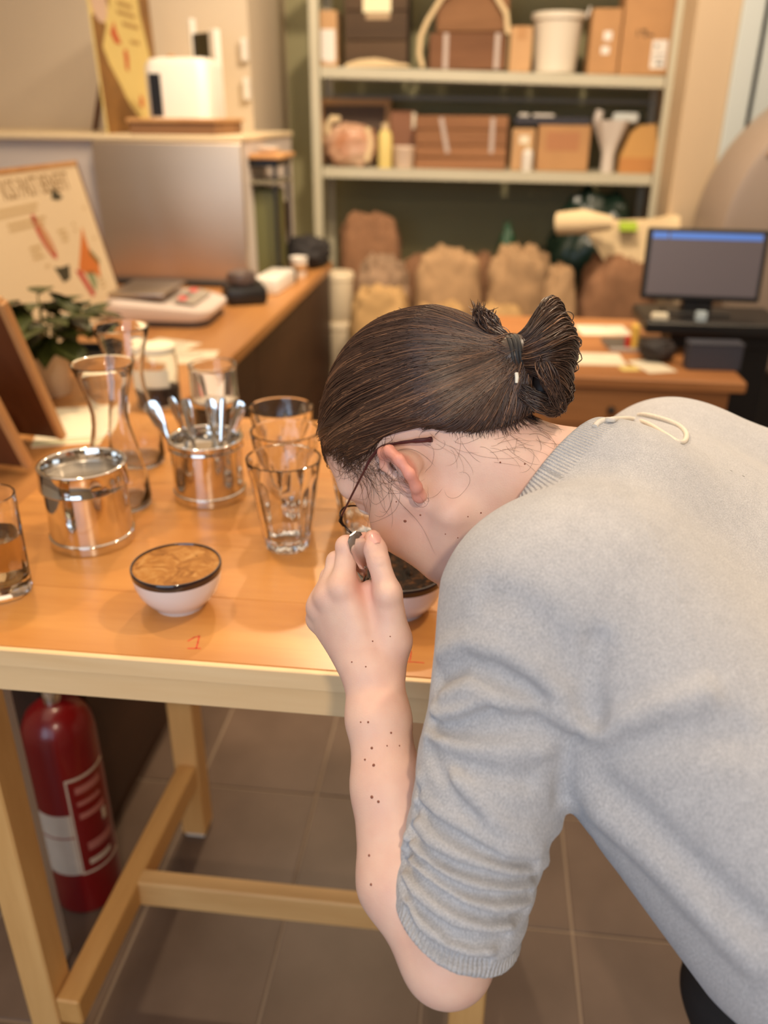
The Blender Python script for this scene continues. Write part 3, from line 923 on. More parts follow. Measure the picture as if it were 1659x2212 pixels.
def lump(name, label, cat, loc, size, material, seed, e=0.6, amp=0.08, rz=0.0, ears=0.0, group=None, nu=56, nv=40, sag=0.0, parts=None, freq=2.2):
    """Filled bag: a squared, creased, slumped closed surface standing on its base."""
    t = thing(name, label, cat, loc, rz, group)
    a, b, c = size[0] / 2, size[1] / 2, size[2]
    v, f = [], []
    sp_ = lambda w, q: math.copysign(abs(w) ** q, w)
    off = Vector((seed * 3.7, seed * 1.9, seed * 5.3))
    for j in range(nv + 1):
        ph = -math.pi / 2 + math.pi * j / nv
        for i in range(nu):
            th = 2 * math.pi * i / nu
            x = sp_(math.cos(ph), e) * sp_(math.cos(th), e)
            y = sp_(math.cos(ph), e) * sp_(math.sin(th), e)
            z = sp_(math.sin(ph), e)
            p = Vector((x, y, z))
            d = mnoise.noise(p * freq + off) * amp + mnoise.noise(p * freq * 2.7 + off) * amp * 0.5
            d += (abs(mnoise.noise(p * freq * 1.3 + off * 2)) - 0.25) * amp * 1.6 + (abs(mnoise.noise(p * freq * 3 + off)) - 0.25) * amp * 0.5
            ear = ears * max(0, z) ** 2 * (abs(x) ** 3)
            bulge = 1 + 0.08 * (1 - z * z) - sag * max(0, z)
            q = Vector((a * x * (bulge + d), b * y * (bulge + d), c * (0.5 + 0.5 * z * (1 + d * 0.8)) + ear * c))
            q.z = max(q.z, 0.0)
            v.append(tuple(q))
    for j in range(nv):
        for i in range(nu):
            i2 = (i + 1) % nu
            f.append((j * nu + i, j * nu + i2, (j + 1) * nu + i2, (j + 1) * nu + i))
    bodym = MB().add(v, f).build('bag' if cat != 'cloth' else 'cloth_body', material, t, 70)
    return t
def box_thing(name, label, cat, loc, size, material, rz=0.0, flaps=True, tape=None, group=None, marks=()):
    """Carton: body, seam of flaps, tape, printed marks given as (x0, x1, z0, z1, material) on the near face."""
    t = thing(name, label, cat, loc, rz, group)
    w, d, h = size
    MB().box(-w / 2, w / 2, -d / 2, d / 2, 0, h, 0.004).build('carton', material, t)
    if flaps:
        MB().box(-w / 2 + 0.004, w / 2 - 0.004, -d / 2 + 0.004, -0.001, h, h + 0.003).box(-w / 2 + 0.004, w / 2 - 0.004, 0.001, d / 2 - 0.004, h, h + 0.003).build('flaps', material, t)
    if tape:
        MB().box(-0.025, 0.025, -d / 2 - 0.0008, d / 2 + 0.0008, h * 0.72, h + 0.0042).build('tape', tape, t)
    for (x0, x1, z0, z1, mm) in marks:
        MB().box(x0, x1, -d / 2 - 0.0012, -d / 2 + 0.0005, z0, z1).build('printed_mark' if mm is INK else 'label_sheet', mm, t)
    return t
BURLAP = mat('burlap', srgb(178, 144, 106), 0.95, var=0.22, vscale=14, bump=0.5, bscale=160)
BURLAP2 = mat('brown_burlap', srgb(146, 106, 76), 0.95, var=0.25, vscale=12, bump=0.5, bscale=160)
BURLAP3 = mat('golden_burlap', srgb(186, 150, 100), 0.95, var=0.22, vscale=12, bump=0.5, bscale=160)
CREAM = mat('cream_cloth', srgb(222, 198, 156), 0.9, var=0.10, vscale=8)
DGREEN = mat('dark_green_plastic', srgb(26, 46, 36), 0.3, var=0.3, vscale=6)
DARKCLOTH = mat('dark_cloth', srgb(44, 40, 40), 0.8, var=0.2, vscale=10)

lump('cloth_bag', 'dark grey cloth bag slumped at the far end of the worktop', 'bag', (-0.845, 4.12, ZC), (0.20, 0.22, 0.14), DARKCLOTH, 3, 0.8, 0.16)
bb = thing('brown_folder', 'dark brown upright folder leaning in the corner before the rack', 'folder', (-1.03, 4.17, ZC), 0.2)
MB().box(-0.065, 0.065, -0.02, 0.02, 0.0, 0.30, 0.006, Matrix.Rotation(math.radians(4), 4, 'Y')).build('cover', mat('folder_brown', srgb(78, 46, 32), 0.6), bb)
MB().box(-0.055, 0.055, -0.012, 0.012, 0.3, 0.306, 0.0, Matrix.Rotation(math.radians(4), 4, 'Y')).build('pages', PAPER, bb)
ss = thing('shelf_stand', 'narrow black stand holding a pale board right of the steel sheet', 'stand', (-0.965, 3.85, ZC))
for x in (-0.07, 0.07):
    for y in (-0.12, 0.12):
        MB().box(x - 0.008, x + 0.008, y - 0.008, y + 0.008, 0, 0.47, 0.001).build('post', BLACKP, ss)
MB().box(-0.085, 0.085, -0.135, 0.135, 0.47, 0.50, 0.003).build('top_shelf', BLACKP, ss)
MB().box(-0.085, 0.085, -0.135, 0.135, 0.40, 0.415, 0.003).build('lower_shelf', mat('grey_shelf', srgb(120, 112, 92), 0.5), ss)
MB().box(-0.06, 0.06, -0.09, 0.09, 0.01, 0.38, 0.01).build('green_tin', mat('olive_tin', srgb(96, 96, 58), 0.45), ss)
cbd = MB().box(-0.07, 0.07, -0.14, 0.14, 0, 0.020, 0.006, seg=2).build('cutting_board', FRAME, None, 40, (-0.925, 3.83, ZC + 0.5005))
tag(cbd, 'pale wooden board lying across the top of the narrow black stand', 'board')
dsh = thing('white_dish', 'small white dish on the pale board of the black stand', 'dish', (-0.935, 3.80, ZC + 0.523))
MB().lathe([(0, 0.002), (0.03, 0.0), (0.045, 0.012), (0.05, 0.02), (0.048, 0.02), (0.03, 0.006), (0, 0.006)], 32).build('dish_wall', WHITEP, dsh, 50)
MB().lathe([(0.0, 0.0062), (0.02, 0.0065), (0.028, 0.0095), (0.0, 0.016)], 20).build('contents', CARD2, dsh, 50)

# papers, tray, jar on the near worktop
def sheet(name, label, cat, loc, w, h, rz, material=PAPER, band=None, th=0.0012, group=None):
    t = thing(name, label, cat, loc, rz, group)
    MB().box(-w / 2, w / 2, -h / 2, h / 2, 0, th).build('page', material, t)
    for b in (band or []):
        MB().box(b[0], b[1], b[2], b[3], th - 0.0004, th + 0.0003).build('printed_line' if b[4] is not GREENB else 'green_stripe', b[4], t)
    return t
GREENB = mat('leaf_green_print', srgb(150, 176, 60), 0.6)
sheet('napkin', 'white paper napkin with green stripe under the first carafe neck', 'napkin', (-0.93, 1.80, ZC), 0.20, 0.27, 0.35, PAPER, [(-0.099, 0.099, -0.118, -0.112, GREENB), (-0.099, 0.099, -0.100, -0.097, INK)])
tr = thing('black_tray', 'shallow black tray on the worktop below the poster edge', 'tray', (-1.19, 2.37, ZC), 0.1)
MB().box(-0.10, 0.10, -0.07, 0.07, 0, 0.006, 0.002).build('tray_floor', BLACKP, tr)
MB().box(-0.10, 0.10, -0.07, -0.062, 0.006, 0.03).box(-0.10, 0.10, 0.062, 0.07, 0.006, 0.03).box(-0.10, -0.092, -0.062, 0.062, 0.006, 0.03).box(0.092, 0.10, -0.062, 0.062, 0.006, 0.03).build('tray_wall', BLACKP, tr)
for i, (x, y, w, h, r, lab) in enumerate([(-0.90, 2.42, 0.21, 0.15, 0.15, 'cream paper sheet on the worktop nearest its front edge'), (-0.985, 2.56, 0.17, 0.11, -0.3, 'cream paper slip tucked against the front of the bench scale')]):
    sheet('paper_sheet', lab, 'paper', (x, y, ZC), w, h, r, PAPER, [(-w * 0.4, w * 0.3, h * k - 0.003, h * k, INK) for k in (0.3, 0.15, 0.0)], group='papers on the side worktop')
j2 = thing('storage_jar', 'square shouldered glass jar with cream label between carafe and spoons', 'jar', (-0.80, 1.98, ZC))
MB().lathe([(0, 0.001), (0.047, 0.0), (0.05, 0.004), (0.05, 0.115), (0.046, 0.128), (0.046, 0.136), (0.0435, 0.136), (0.0435, 0.128), (0.047, 0.112), (0.047, 0.006), (0, 0.005)], 48).build('jar_wall', GLASS, j2, 50)
MB().lathe([(0, 0.0055), (0.0465, 0.007), (0.0465, 0.05), (0, 0.052)], 40).build('beans', mat('roasted_beans', srgb(64, 38, 22), 0.6, var=0.5, vscale=120), j2, 50)
MB().lathe([(0.0503, 0.055), (0.0508, 0.055), (0.0508, 0.10), (0.0503, 0.10)], 24, a0=-2.4, a1=-0.7).build('paper_label', PAPER, j2, 50)
MB().lathe([(0, 0.1362), (0.047, 0.1362), (0.0485, 0.139), (0.0485, 0.15), (0.046, 0.153), (0, 0.153)], 48).build('lid', PAPER, j2, 50)

# ---------------------------------------------------------------- on the ledge
ZL = 1.4125
mp_ = thing('map_poster', 'tall yellow and brown printed board with red marks on the ledge', 'poster', (-1.60, 3.98, ZL))
MPM = frame_matrix((0.03, -0.34, 0.0), (-0.055, 0.82, 0), (-0.015, 0, 0.60))
MW, MH = 0.80, 0.575
MB().box(0, MW, 0, MH, -0.008, 0, 0, MPM).build('board', mat('map_yellow', srgb(226, 204, 130), 0.6, var=0.05, vscale=4), mp_)
MB().bar((-0.07, 0.05, 0.42), (-0.20, 0.05, 0.004), 0.05, 0.008).build('prop', BROWNWOOD, mp_)
MBR = mat('map_brown', srgb(146, 104, 50), 0.6, var=0.3, vscale=14)
def mflat(poly, name, material, z=0.0002):
    return MB().prism([(x * MW, y * MH) for x, y in poly], 0.0006, MPM @ Matrix.Translation((0, 0, z))).build(name, material, mp_)
mflat([(0, 0), (0.62, 0), (0.56, 0.10), (0.40, 0.20), (0.30, 0.32), (0.16, 0.46), (0.10, 0.56), (0.14, 0.62), (0.20, 0.70), (0.12, 0.78), (0.0, 0.74)], 'printed_land', MBR)
mflat([(0.0, 1.0), (0.32, 1.0), (0.28, 0.82), (0.22, 0.9), (0.12, 0.97), (0, 0.94)], 'printed_land', MBR)
mflat([(0.80, 1.0), (1.0, 1.0), (1.0, 0.38), (0.94, 0.40), (0.88, 0.62), (0.80, 0.84)], 'printed_land', MBR)
mflat([(0.97, 0.0), (1.0, 0.0), (1.0, 0.16), (0.95, 0.10)], 'printed_land', MBR)
mflat([(0.9, 0.27), (0.98, 0.30), (0.99, 0.24), (0.93, 0.22)], 'printed_land', MBR)
mflat([(0.13 + 0.115 * math.cos(2 * math.pi * i / 28), 0.84 + 0.13 * math.sin(2 * math.pi * i / 28)) for i in range(28)], 'printed_seal', mat('map_seal', srgb(214, 186, 168), 0.6), 0.0011)
MRED = mat('map_red', srgb(196, 84, 44), 0.6)
mflat([(0.24, 0.66), (0.30, 0.60), (0.40, 0.60), (0.34, 0.68), (0.32, 0.74), (0.28, 0.70)], 'printed_mark', MRED, 0.0011)
mflat([(0.42, 0.44), (0.46, 0.42), (0.49, 0.52), (0.47, 0.58), (0.42, 0.56)], 'printed_mark', MRED, 0.0011)
mflat([(0.58, 0.19), (0.64, 0.17), (0.66, 0.24), (0.61, 0.27)], 'printed_mark', MRED, 0.0011)
for (x0, x1, y) in ((0.42, 0.66, 0.86), (0.40, 0.70, 0.80), (0.46, 0.74, 0.73), (0.56, 0.72, 0.62)):
    mflat([(x0, y), (x1, y), (x1, y + 0.028), (x0, y + 0.028)], 'printed_line', mat('map_text_brown', srgb(176, 140, 80), 0.6))
pk = thing('plank_box', 'low wooden crate lid under the white appliance on the ledge', 'crate', (-1.27, 3.80, ZL))
MB().box(-0.19, 0.17, -0.20, 0.20, 0.0, 0.045, 0.003).build('side_boards', wood('crate_brown', srgb(150, 110, 74), srgb(112, 78, 52), 0, 7, 0.6, 0.3, 0.06), pk)
MB().box(-0.20, 0.18, -0.21, 0.21, 0.0455, 0.060, 0.003).build('top_board', FRAME, pk)
wa = thing('white_appliance', 'white rounded countertop machine with a tall black slot', 'appliance', (-1.275, 3.82, ZL + 0.0605))
loft([[(x, y, 0.0) for x, y in rounded(-0.145, 0.125, -0.13, 0.13, 0.05)], [(x, y, 0.19) for x, y in rounded(-0.145, 0.125, -0.13, 0.13, 0.05)],
      [(x, y, 0.218) for x, y in rounded(-0.13, 0.11, -0.115, 0.115, 0.045)], [(x, y, 0.225) for x, y in rounded(-0.10, 0.10, -0.09, 0.09, 0.04)]], 'shell', WHITEP, wa)
MB().box(-0.118, -0.068, -0.1335, -0.126, 0.006, 0.165, 0.003).build('black_slot', BLACKP, wa)
MB().lathe([(0, 0.2255), (0.012, 0.2255), (0.016, 0.236), (0, 0.242)], 20, -0.06, 0.0).build('lid_knob', CARD, wa, 50)
fr = thing('framed_picture', 'tall narrow white frame with black front beside the white appliance', 'frame', (-1.28, 4.12, ZL), math.radians(-38))
MB().box(-0.10, -0.08, -0.015, 0.015, 0, 0.46, 0.002).build('frame_bar', WHITEP, fr)
MB().box(0.055, 0.10, -0.015, 0.015, 0, 0.41, 0.002).build('frame_bar', WHITEP, fr)
MB().box(-0.0795, 0.0545, -0.008, 0.008, 0, 0.40).build('dark_panel', BLACKP, fr)
wl = thing('white_holder', 'two small white holders one above another near the alcove edge', 'holder', (-1.205, 4.535, 1.55))
for z in (0.0, 0.17):
    MB().box(-0.02, 0.012, -0.03, 0.0145, z, z + 0.10, 0.006).build('holder_body', WHITEP, wl)

# ---------------------------------------------------------------- storage rack
rk = thing('storage_rack', 'tall pale grey metal shelving rack against the olive wall', 'rack', (0.0, 4.95, 0))
for x in (-0.905, 0.875):
    for y in (-0.20, 0.20):
        up_ = MB().box(x - 0.024, x + 0.024, y - 0.003, y + 0.003, 0, 2.3).box(x - 0.024 if x < 0 else x + 0.018, x - 0.018 if x < 0 else x + 0.024, min(y, y * 0.8), max(y, y * 0.8), 0, 2.3)
        up_.build('upright', RACKM, rk)
SH = []
for z, tilt in ((1.228, 0.008), (1.690, 0.024), (2.2, 0.0)):
    s = MB().box(-0.875, 0.845, -0.2, 0.2, -0.004, 0.0).box(-0.875, 0.845, -0.203, -0.197, -0.05, 0.0).box(-0.875, 0.845, 0.19, 0.2, -0.05, 0.0).box(-0.875, 0.845, -0.2, -0.185, -0.05, -0.046)
    o = s.build('shelf_board', RACKM, rk)
    o.location = (0, 0, z)
    o.rotation_euler = (0, tilt, 0)
MB().bar((-0.89, 0.206, 1.58), (0.86, 0.206, 1.56), 0.03, 0.02).build('back_brace', mat('galvanised', srgb(150, 144, 128), 0.5, 0.1), rk)
zt = lambda x: 1.6905 - 0.024 * x
zm = lambda x: 1.2285 - 0.008 * x
Y0 = 4.95
# upper shelf
box_thing('small_carton', 'narrow leaning white labelled box at left end of upper shelf', 'box', (-0.845, Y0 - 0.03, zt(-0.845)), (0.09, 0.2, 0.25), CARD2, 0.0, marks=[(-0.04, 0.035, 0.03, 0.17, WHITEP), (-0.02, 0.03, 0.02, 0.028, WHITEP)])
cr = thing('dark_crate', 'dark brown crate with a white label on the upper shelf', 'crate', (-0.60, Y0 + 0.02, zt(-0.60) + 0.004))
DKC = wood('dark_crate_wood', srgb(92, 72, 52), srgb(70, 54, 40), 0, 6, 0.7, 0.3, 0.08)
for z0, z1 in ((0.0, 0.12), (0.125, 0.25), (0.255, 0.40)):
    MB().box(-0.16, 0.16, -0.15, -0.135, z0, z1, 0.002).build('slat', DKC, cr)
MB().box(-0.155, 0.155, -0.134, 0.15, 0.0, 0.39).build('inner_box', mat('dark_box', srgb(56, 44, 34), 0.8), cr)
MB().box(-0.065, 0.075, -0.1515, -0.15, 0.245, 0.315).build('label_sheet', mat('cream_label', srgb(242, 230, 190), 0.6), cr)
MB().box(-0.05, 0.07, -0.1515, -0.15, 0.215, 0.24).build('label_sheet', mat('tan_label', srgb(176, 150, 116), 0.6), cr)
cv = thing('cream_cloth_fold', 'flat cream cloth folded along the front of the upper shelf', 'cloth', (-0.60, Y0 - 0.165, zt(-0.6) + 0.0045))
pts = [(-0.16, 0), (-0.14, 0.018), (-0.08, 0.034), (0.0, 0.04), (0.06, 0.032), (0.12, 0.018), (0.17, 0.012), (0.18, 0.0)]
MB().prism(pts, 0.035, Matrix(((1, 0, 0, 0), (0, 0, -1, 0.02), (0, 1, 0, 0), (0, 0, 0, 1)))).build('cloth_body', CREAM, cv, 50)
rb = thing('rope_handled_basket', 'brown basket with a pale arched rope handle on the upper shelf', 'basket', (-0.17, Y0 + 0.03, zt(-0.17) + 0.006))
MB().box(-0.16, 0.235, -0.12, 0.15, 0.0, 0.165, 0.006).build('basket_body', wood('basket_brown', srgb(122, 86, 62), srgb(92, 64, 46), 0, 8, 0.8, 0.2, 0.08), rb)
MB().box(-0.13, 0.235, -0.10, 0.14, 0.166, 0.34, 0.01).build('upper_bundle', wood('bundle_brown', srgb(160, 118, 84), srgb(128, 92, 64), 0, 8, 0.8, 0.2, 0.08), rb)
for x in (-0.075, 0.185):
    MB().box(x - 0.012, x + 0.012, -0.1225, -0.1205, 0.004, 0.165).build('strap', mat('pale_strap', srgb(186, 170, 160), 0.6), rb)
MB().tube([(-0.19, -0.13, 0.01), (-0.21, -0.13, 0.07), (-0.205, -0.13, 0.15), (-0.17, -0.13, 0.22), (-0.10, -0.13, 0.32), (0.02, -0.13, 0.39), (0.15, -0.13, 0.34), (0.22, -0.13, 0.25), (0.235, -0.13, 0.16)], 0.014, 10).build('rope_handle', CREAM, rb, 60)
box_thing('low_carton', 'small plain carton left of the white bucket', 'box', (0.134, Y0, zt(0.134) + 0.004), (0.110, 0.2, 0.20), CARD2, 0.0, tape=CARD)
bk = thing('white_bucket', 'white plastic bucket with a lid on the upper shelf', 'bucket', (0.315, Y0 - 0.02, zt(0.315) + 0.004))
MB().lathe([(0, 0.0), (0.098, 0.0), (0.104, 0.005), (0.12, 0.235), (0.122, 0.24), (0, 0.24)], 48).build('pail', mat('bucket_white', srgb(226, 216, 198), 0.45), bk, 40)
MB().lathe([(0.116, 0.2405), (0.134, 0.2405), (0.136, 0.262), (0.128, 0.270), (0.0, 0.270)], 48).build('lid', MATS['bucket_white'], bk, 40)
MB().tube([(0.135, -0.02, 0.25), (0.145, -0.02, 0.275), (0.15, 0.0, 0.295)], 0.006, 8).build('handle', WHITEP, bk, 60)
box_thing('tall_carton', 'tall brown carton with two white spots right of the bucket', 'box', (0.546, Y0 + 0.01, zt(0.546) + 0.004), (0.145, 0.24, 0.285), CARD, 0.0, tape=None,
          marks=[(-0.01, 0.03, 0.15, 0.19, WHITEP), (-0.015, 0.025, 0.09, 0.125, WHITEP)])
big = box_thing('large_carton', 'large brown carton with white shipping label at right end of upper shelf', 'box', (0.745, Y0 + 0.01, zt(0.745) + 0.005), (0.24, 0.26, 0.36), CARD, 0.0, tape=None,
          marks=[(0.03, 0.105, 0.03, 0.155, WHITEP), (-0.05, -0.043, 0.17, 0.20, INK), (-0.03, -0.005, 0.19, 0.20, INK), (-0.015, -0.005, 0.165, 0.19, INK), (0.005, 0.03, 0.17, 0.18, INK)])
MB().box(0.045, 0.06, -0.1320, -0.1308, 0.12, 0.135).box(0.04, 0.095, -0.1320, -0.1308, 0.09, 0.094).box(0.04, 0.095, -0.1320, -0.1308, 0.07, 0.074).box(0.06, 0.09, -0.1320, -0.1308, 0.045, 0.058).build('label_print', mat('grey_print', srgb(120, 124, 124), 0.7), big)
# middle shelf
mf = thing('picture_frame_box', 'wooden framed dark box standing at left end of the middle shelf', 'frame', (-0.745, Y0 + 0.12, zm(-0.745)))
MB().box(-0.17, 0.17, -0.02, 0.02, 0.0, 0.30).build('dark_panel', mat('frame_dark', srgb(98, 78, 64), 0.7), mf)
for x0, x1, z0, z1 in ((-0.17, 0.17, 0.30, 0.335), (-0.20, -0.1705, 0, 0.335), (0.1705, 0.20, 0, 0.335)):
    MB().box(x0, x1, -0.03, 0.025, z0, z1, 0.004).build('frame_bar', CARD2, mf)
pb = thing('clear_bag', 'see-through bag of brown beans with pale ties on middle shelf', 'bag', (-0.735, Y0 - 0.09, zm(-0.735)))
lb = lump('tmp', 'tmp', 'bag', (0, 0, 0), (0.25, 0.16, 0.21), mat('pale_bag_film', srgb(222, 190, 162), 0.35, col2=srgb(182, 120, 82), vscale=9), 11, 0.7, 0.12)
for ch in list(lb.children):
    ch.parent = pb
bpy.data.objects.remove(lb)
MB().tube([(-0.10, -0.02, 0.12), (-0.13, -0.03, 0.19), (-0.10, -0.03, 0.235), (-0.06, -0.02, 0.23)], 0.02, 10).build('twisted_neck', CREAM, pb, 60)
MB().tube([(0.09, -0.06, 0.03), (0.11, -0.06, 0.12), (0.09, -0.04, 0.19)], 0.018, 10).build('pale_tie', CREAM, pb, 60)
yb = thing('yellow_bottle', 'slim pale yellow bottle beside the see-through bag', 'bottle', (-0.548, Y0 - 0.14, zm(-0.548)))
MB().lathe([(0, 0.0), (0.036, 0.0), (0.038, 0.004), (0.038, 0.15), (0.032, 0.175), (0.018, 0.185), (0, 0.185)], 28).build('bottle_body', mat('pale_yellow', srgb(232, 210, 132), 0.5), yb, 40)
MB().lathe([(0, 0.1855), (0.02, 0.1855), (0.02, 0.215), (0.0, 0.217)], 20).build('cap', CREAM, yb, 40)
wp = thing('white_pot', 'small white pot right of the slim yellow bottle', 'pot', (-0.448, Y0 - 0.13, zm(-0.448)))
MB().lathe([(0, 0.001), (0.045, 0.0), (0.05, 0.006), (0.056, 0.095), (0.06, 0.10), (0.058, 0.108), (0.05, 0.106), (0.046, 0.01), (0, 0.008)], 36).build('pot_wall', mat('pot_pinkish_white', srgb(224, 200, 178), 0.5), wp, 40)
MB().lathe([(0, 0.09), (0.03, 0.088), (0.0505, 0.084)], 24).build('contents', CARD, wp, 50)
box_thing('brown_carton', 'upright brown carton behind the white pot', 'box', (-0.47, Y0 + 0.10, zm(-0.47)), (0.14, 0.15, 0.275), mat('red_brown_card', srgb(156, 108, 80), 0.75, var=0.1, vscale=8), 0.0, marks=[(0.05, 0.07, 0.19, 0.27, PAPER)])
wc = thing('wooden_crate', 'wide brown wooden crate with two white straps on middle shelf', 'crate', (-0.14, Y0 + 0.02, zm(-0.14)))
WCM = wood('crate_wood', srgb(158, 112, 76), srgb(124, 84, 56), 0, 6, 0.65, 0.3, 0.10)
for z0, z1 in ((0.0, 0.055), (0.06, 0.115), (0.12, 0.19), (0.195, 0.258)):
    MB().box(-0.25, 0.235, -0.145, -0.13, z0, z1, 0.003).build('slat', WCM, wc)
    MB().box(-0.25, 0.235, 0.13, 0.145, z0, z1, 0.003).build('slat', WCM, wc)
MB().box(-0.25, -0.238, -0.1295, 0.1295, 0, 0.258).box(0.223, 0.235, -0.1295, 0.1295, 0, 0.258).box(-0.2375, 0.2225, -0.1295, 0.1295, 0, 0.012).build('crate_ends', WCM, wc)
for x, lean in ((-0.095, 0.02), (0.155, 0.0)):
    MB().bar((x - lean, -0.1465, 0.25), (x + lean, -0.1465, 0.08), 0.002, 0.022, 0, up=(1, 0, 0)).build('strap', MATS['pale_strap'], wc)
box_thing('paper_pack', 'tan paper pack between the wooden crate and the carton', 'pack', (0.18, Y0 - 0.01, zm(0.18)), (0.12, 0.16, 0.20), CARD2, 0.0, marks=[(-0.02, 0.03, 0.13, 0.17, PAPER)])
sb = thing('small_bottle', 'tiny white bottle in front of the tan paper pack', 'bottle', (0.205, Y0 - 0.155, zm(0.205)))
MB().lathe([(0, 0), (0.026, 0), (0.028, 0.004), (0.028, 0.09), (0.014, 0.105), (0.014, 0.108), (0, 0.108)], 24).build('bottle_body', WHITEP, sb, 40)
MB().lathe([(0, 0.1085), (0.016, 0.1085), (0.016, 0.125), (0, 0.127)], 16).build('cap', CREAM, sb, 40)
box_thing('middle_carton', 'square brown carton under the dark tray on middle shelf', 'box', (0.390, Y0 + 0.03, zm(0.390)), (0.27, 0.24, 0.222), CARD, 0.0, flaps=False, marks=[(-0.09, 0.08, 0.10, 0.19, mat('red_brown_panel', srgb(176, 122, 82), 0.7))])
dt = thing('dark_tray', 'dark flat tray with pale packets lying on the square carton', 'tray', (0.35, Y0 + 0.03, zm(0.35) + 0.2235))
MB().box(-0.22, 0.165, -0.11, 0.11, 0, 0.012, 0.002).box(-0.22, 0.165, -0.11, -0.102, 0.012, 0.036).box(-0.22, 0.165, 0.102, 0.11, 0.012, 0.036).build('tray_body', mat('tray_dark', srgb(50, 48, 56), 0.5), dt)
MB().box(-0.20, -0.15, -0.113, 0.05, 0.0365, 0.052, 0.004).box(-0.13, -0.02, -0.113, 0.05, 0.0365, 0.05, 0.004).build('packet', WHITEP, dt)
wb = thing('white_carrier_bag', 'white and pale bag opening upwards like a funnel on middle shelf', 'bag', (0.628, Y0 - 0.08, zm(0.628)))
MB().lathe([(0, 0), (0.032, 0), (0.035, 0.01), (0.034, 0.09), (0.05, 0.14), (0.075, 0.20), (0.095, 0.25), (0.09, 0.25), (0.07, 0.2), (0.045, 0.14), (0, 0.12)], 28, flute=lambda r, z, a: r * (1 + 0.12 * math.sin(5 * a) * (z > 0.1))).build('bag_film', mat('bag_white', srgb(216, 206, 196), 0.5), wb, 50)
MB().tube([(-0.06, 0, 0.22), (-0.075, 0, 0.26), (-0.065, 0, 0.295)], 0.022, 10).build('twisted_corner', MATS['bag_white'], wb, 60)
MB().box(0.0, 0.13, -0.02, 0.01, 0.235, 0.285, 0.01).build('folded_flap', mat('pale_blue_white', srgb(206, 210, 206), 0.5), wb, 40)
MB().box(-0.01, 0.04, -0.032, -0.021, 0.205, 0.232, 0.004).build('green_print', GREENB, wb)
kb = thing('kraft_bag', 'tan paper bag with slanted top at right end of middle shelf', 'bag', (0.785, Y0 - 0.06, zm(0.785)))
MB().prism([(-0.10, 0), (0.10, 0), (0.098, 0.06), (0.06, 0.235), (-0.02, 0.225), (-0.06, 0.19), (-0.10, 0.08)], 0.12, Matrix(((1, 0, 0, 0), (0, 0, -1, 0.06), (0, 1, 0, 0), (0, 0, 0, 1)))).build('bag', mat('kraft_paper', srgb(206, 158, 92), 0.75, var=0.1, vscale=6), kb)
MB().box(-0.099, 0.099, -0.0618, -0.0602, 0.004, 0.075).build('lower_print', mat('kraft_darker', srgb(190, 132, 74), 0.75), kb)

# ---------------------------------------------------------------- sacks, pails and cloth in front of the rack
lump('burlap_sack', 'dark brown paper sack leaning at the rear left under the rack', 'sack', (-0.63, 4.80, 0), (0.33, 0.22, 1.0), BURLAP2, 1, 0.62, 0.10, 0.1, 0.05, 'coffee sacks below the rack')
lump('burlap_sack', 'grey brown slumped sack in front of the dark brown paper sack', 'sack', (-0.515, 4.48, 0), (0.27, 0.24, 0.80), mat('grey_burlap', srgb(160, 132, 106), 0.95, var=0.3, vscale=9, bump=0.5, bscale=160), 2, 0.6, 0.13, 0.0, 0.04, 'coffee sacks below the rack')
lump('burlap_sack', 'golden sack nearest the stacked white pails', 'sack', (-0.49, 4.12, 0), (0.28, 0.23, 0.72), BURLAP3, 3, 0.5, 0.09, 0.1, 0.08, 'coffee sacks below the rack')
lump('burlap_sack', 'plump tan sack with two ears in the middle of the heap', 'sack', (-0.17, 4.52, 0), (0.335, 0.26, 0.85), BURLAP, 4, 0.55, 0.09, 0.0, 0.10, 'coffee sacks below the rack')
lump('burlap_sack', 'golden lower sack with a white printed patch beside the head', 'sack', (-0.185, 4.10, 0), (0.25, 0.22, 0.66), BURLAP3, 5, 0.55, 0.12, 0.2, 0.04, 'coffee sacks below the rack')
lump('burlap_sack', 'tan sack with a folded top, right of the middle sack', 'sack', (0.205, 4.52, 0), (0.32, 0.25, 0.87), BURLAP, 6, 0.55, 0.11, -0.1, 0.09, 'coffee sacks below the rack')
lump('burlap_sack', 'lower golden tan sack above the knot of hair', 'sack', (0.105, 4.10, 0), (0.25, 0.22, 0.66), BURLAP3, 9, 0.55, 0.1, 0.0, 0.05, 'coffee sacks below the rack')
lump('burlap_sack', 'large dark brown sack under the cream cloth by the monitor', 'sack', (0.665, 4.30, 0), (0.35, 0.30, 0.90), BURLAP2, 7, 0.6, 0.09, 0.1, 0.02, 'coffee sacks below the rack')
lump('burlap_sack', 'tan sack squeezed left of the large dark brown sack', 'sack', (0.385, 4.22, 0), (0.16, 0.20, 0.84), BURLAP, 10, 0.6, 0.08, 0.0, 0.04, 'coffee sacks below the rack')
lump('burlap_sack', 'shadowed brown sack behind, between the plump tan and grey brown sacks', 'sack', (-0.345, 4.84, 0), (0.22, 0.18, 0.78), BURLAP2, 21, 0.6, 0.09, 0.0, 0.05, 'coffee sacks below the rack')
lump('burlap_sack', 'narrow shadowed sack behind, in the gap beside the small green bag', 'sack', (0.0, 4.84, 0), (0.13, 0.16, 0.80), BURLAP2, 22, 0.6, 0.09, 0.0, 0.05, 'coffee sacks below the rack')
lump('green_bin_bag', 'dark green plastic bag on the sacks under the rack', 'bag', (0.59, 4.86, 0.0), (0.44, 0.30, 1.12), DGREEN, 12, 0.7, 0.12)
lump('green_pouch', 'small dark green pointed bag peeping between two tan sacks', 'bag', (0.13, 4.82, 0.0), (0.13, 0.16, 0.96), mat('bright_dark_green', srgb(28, 74, 46), 0.4), 13, 0.9, 0.08)
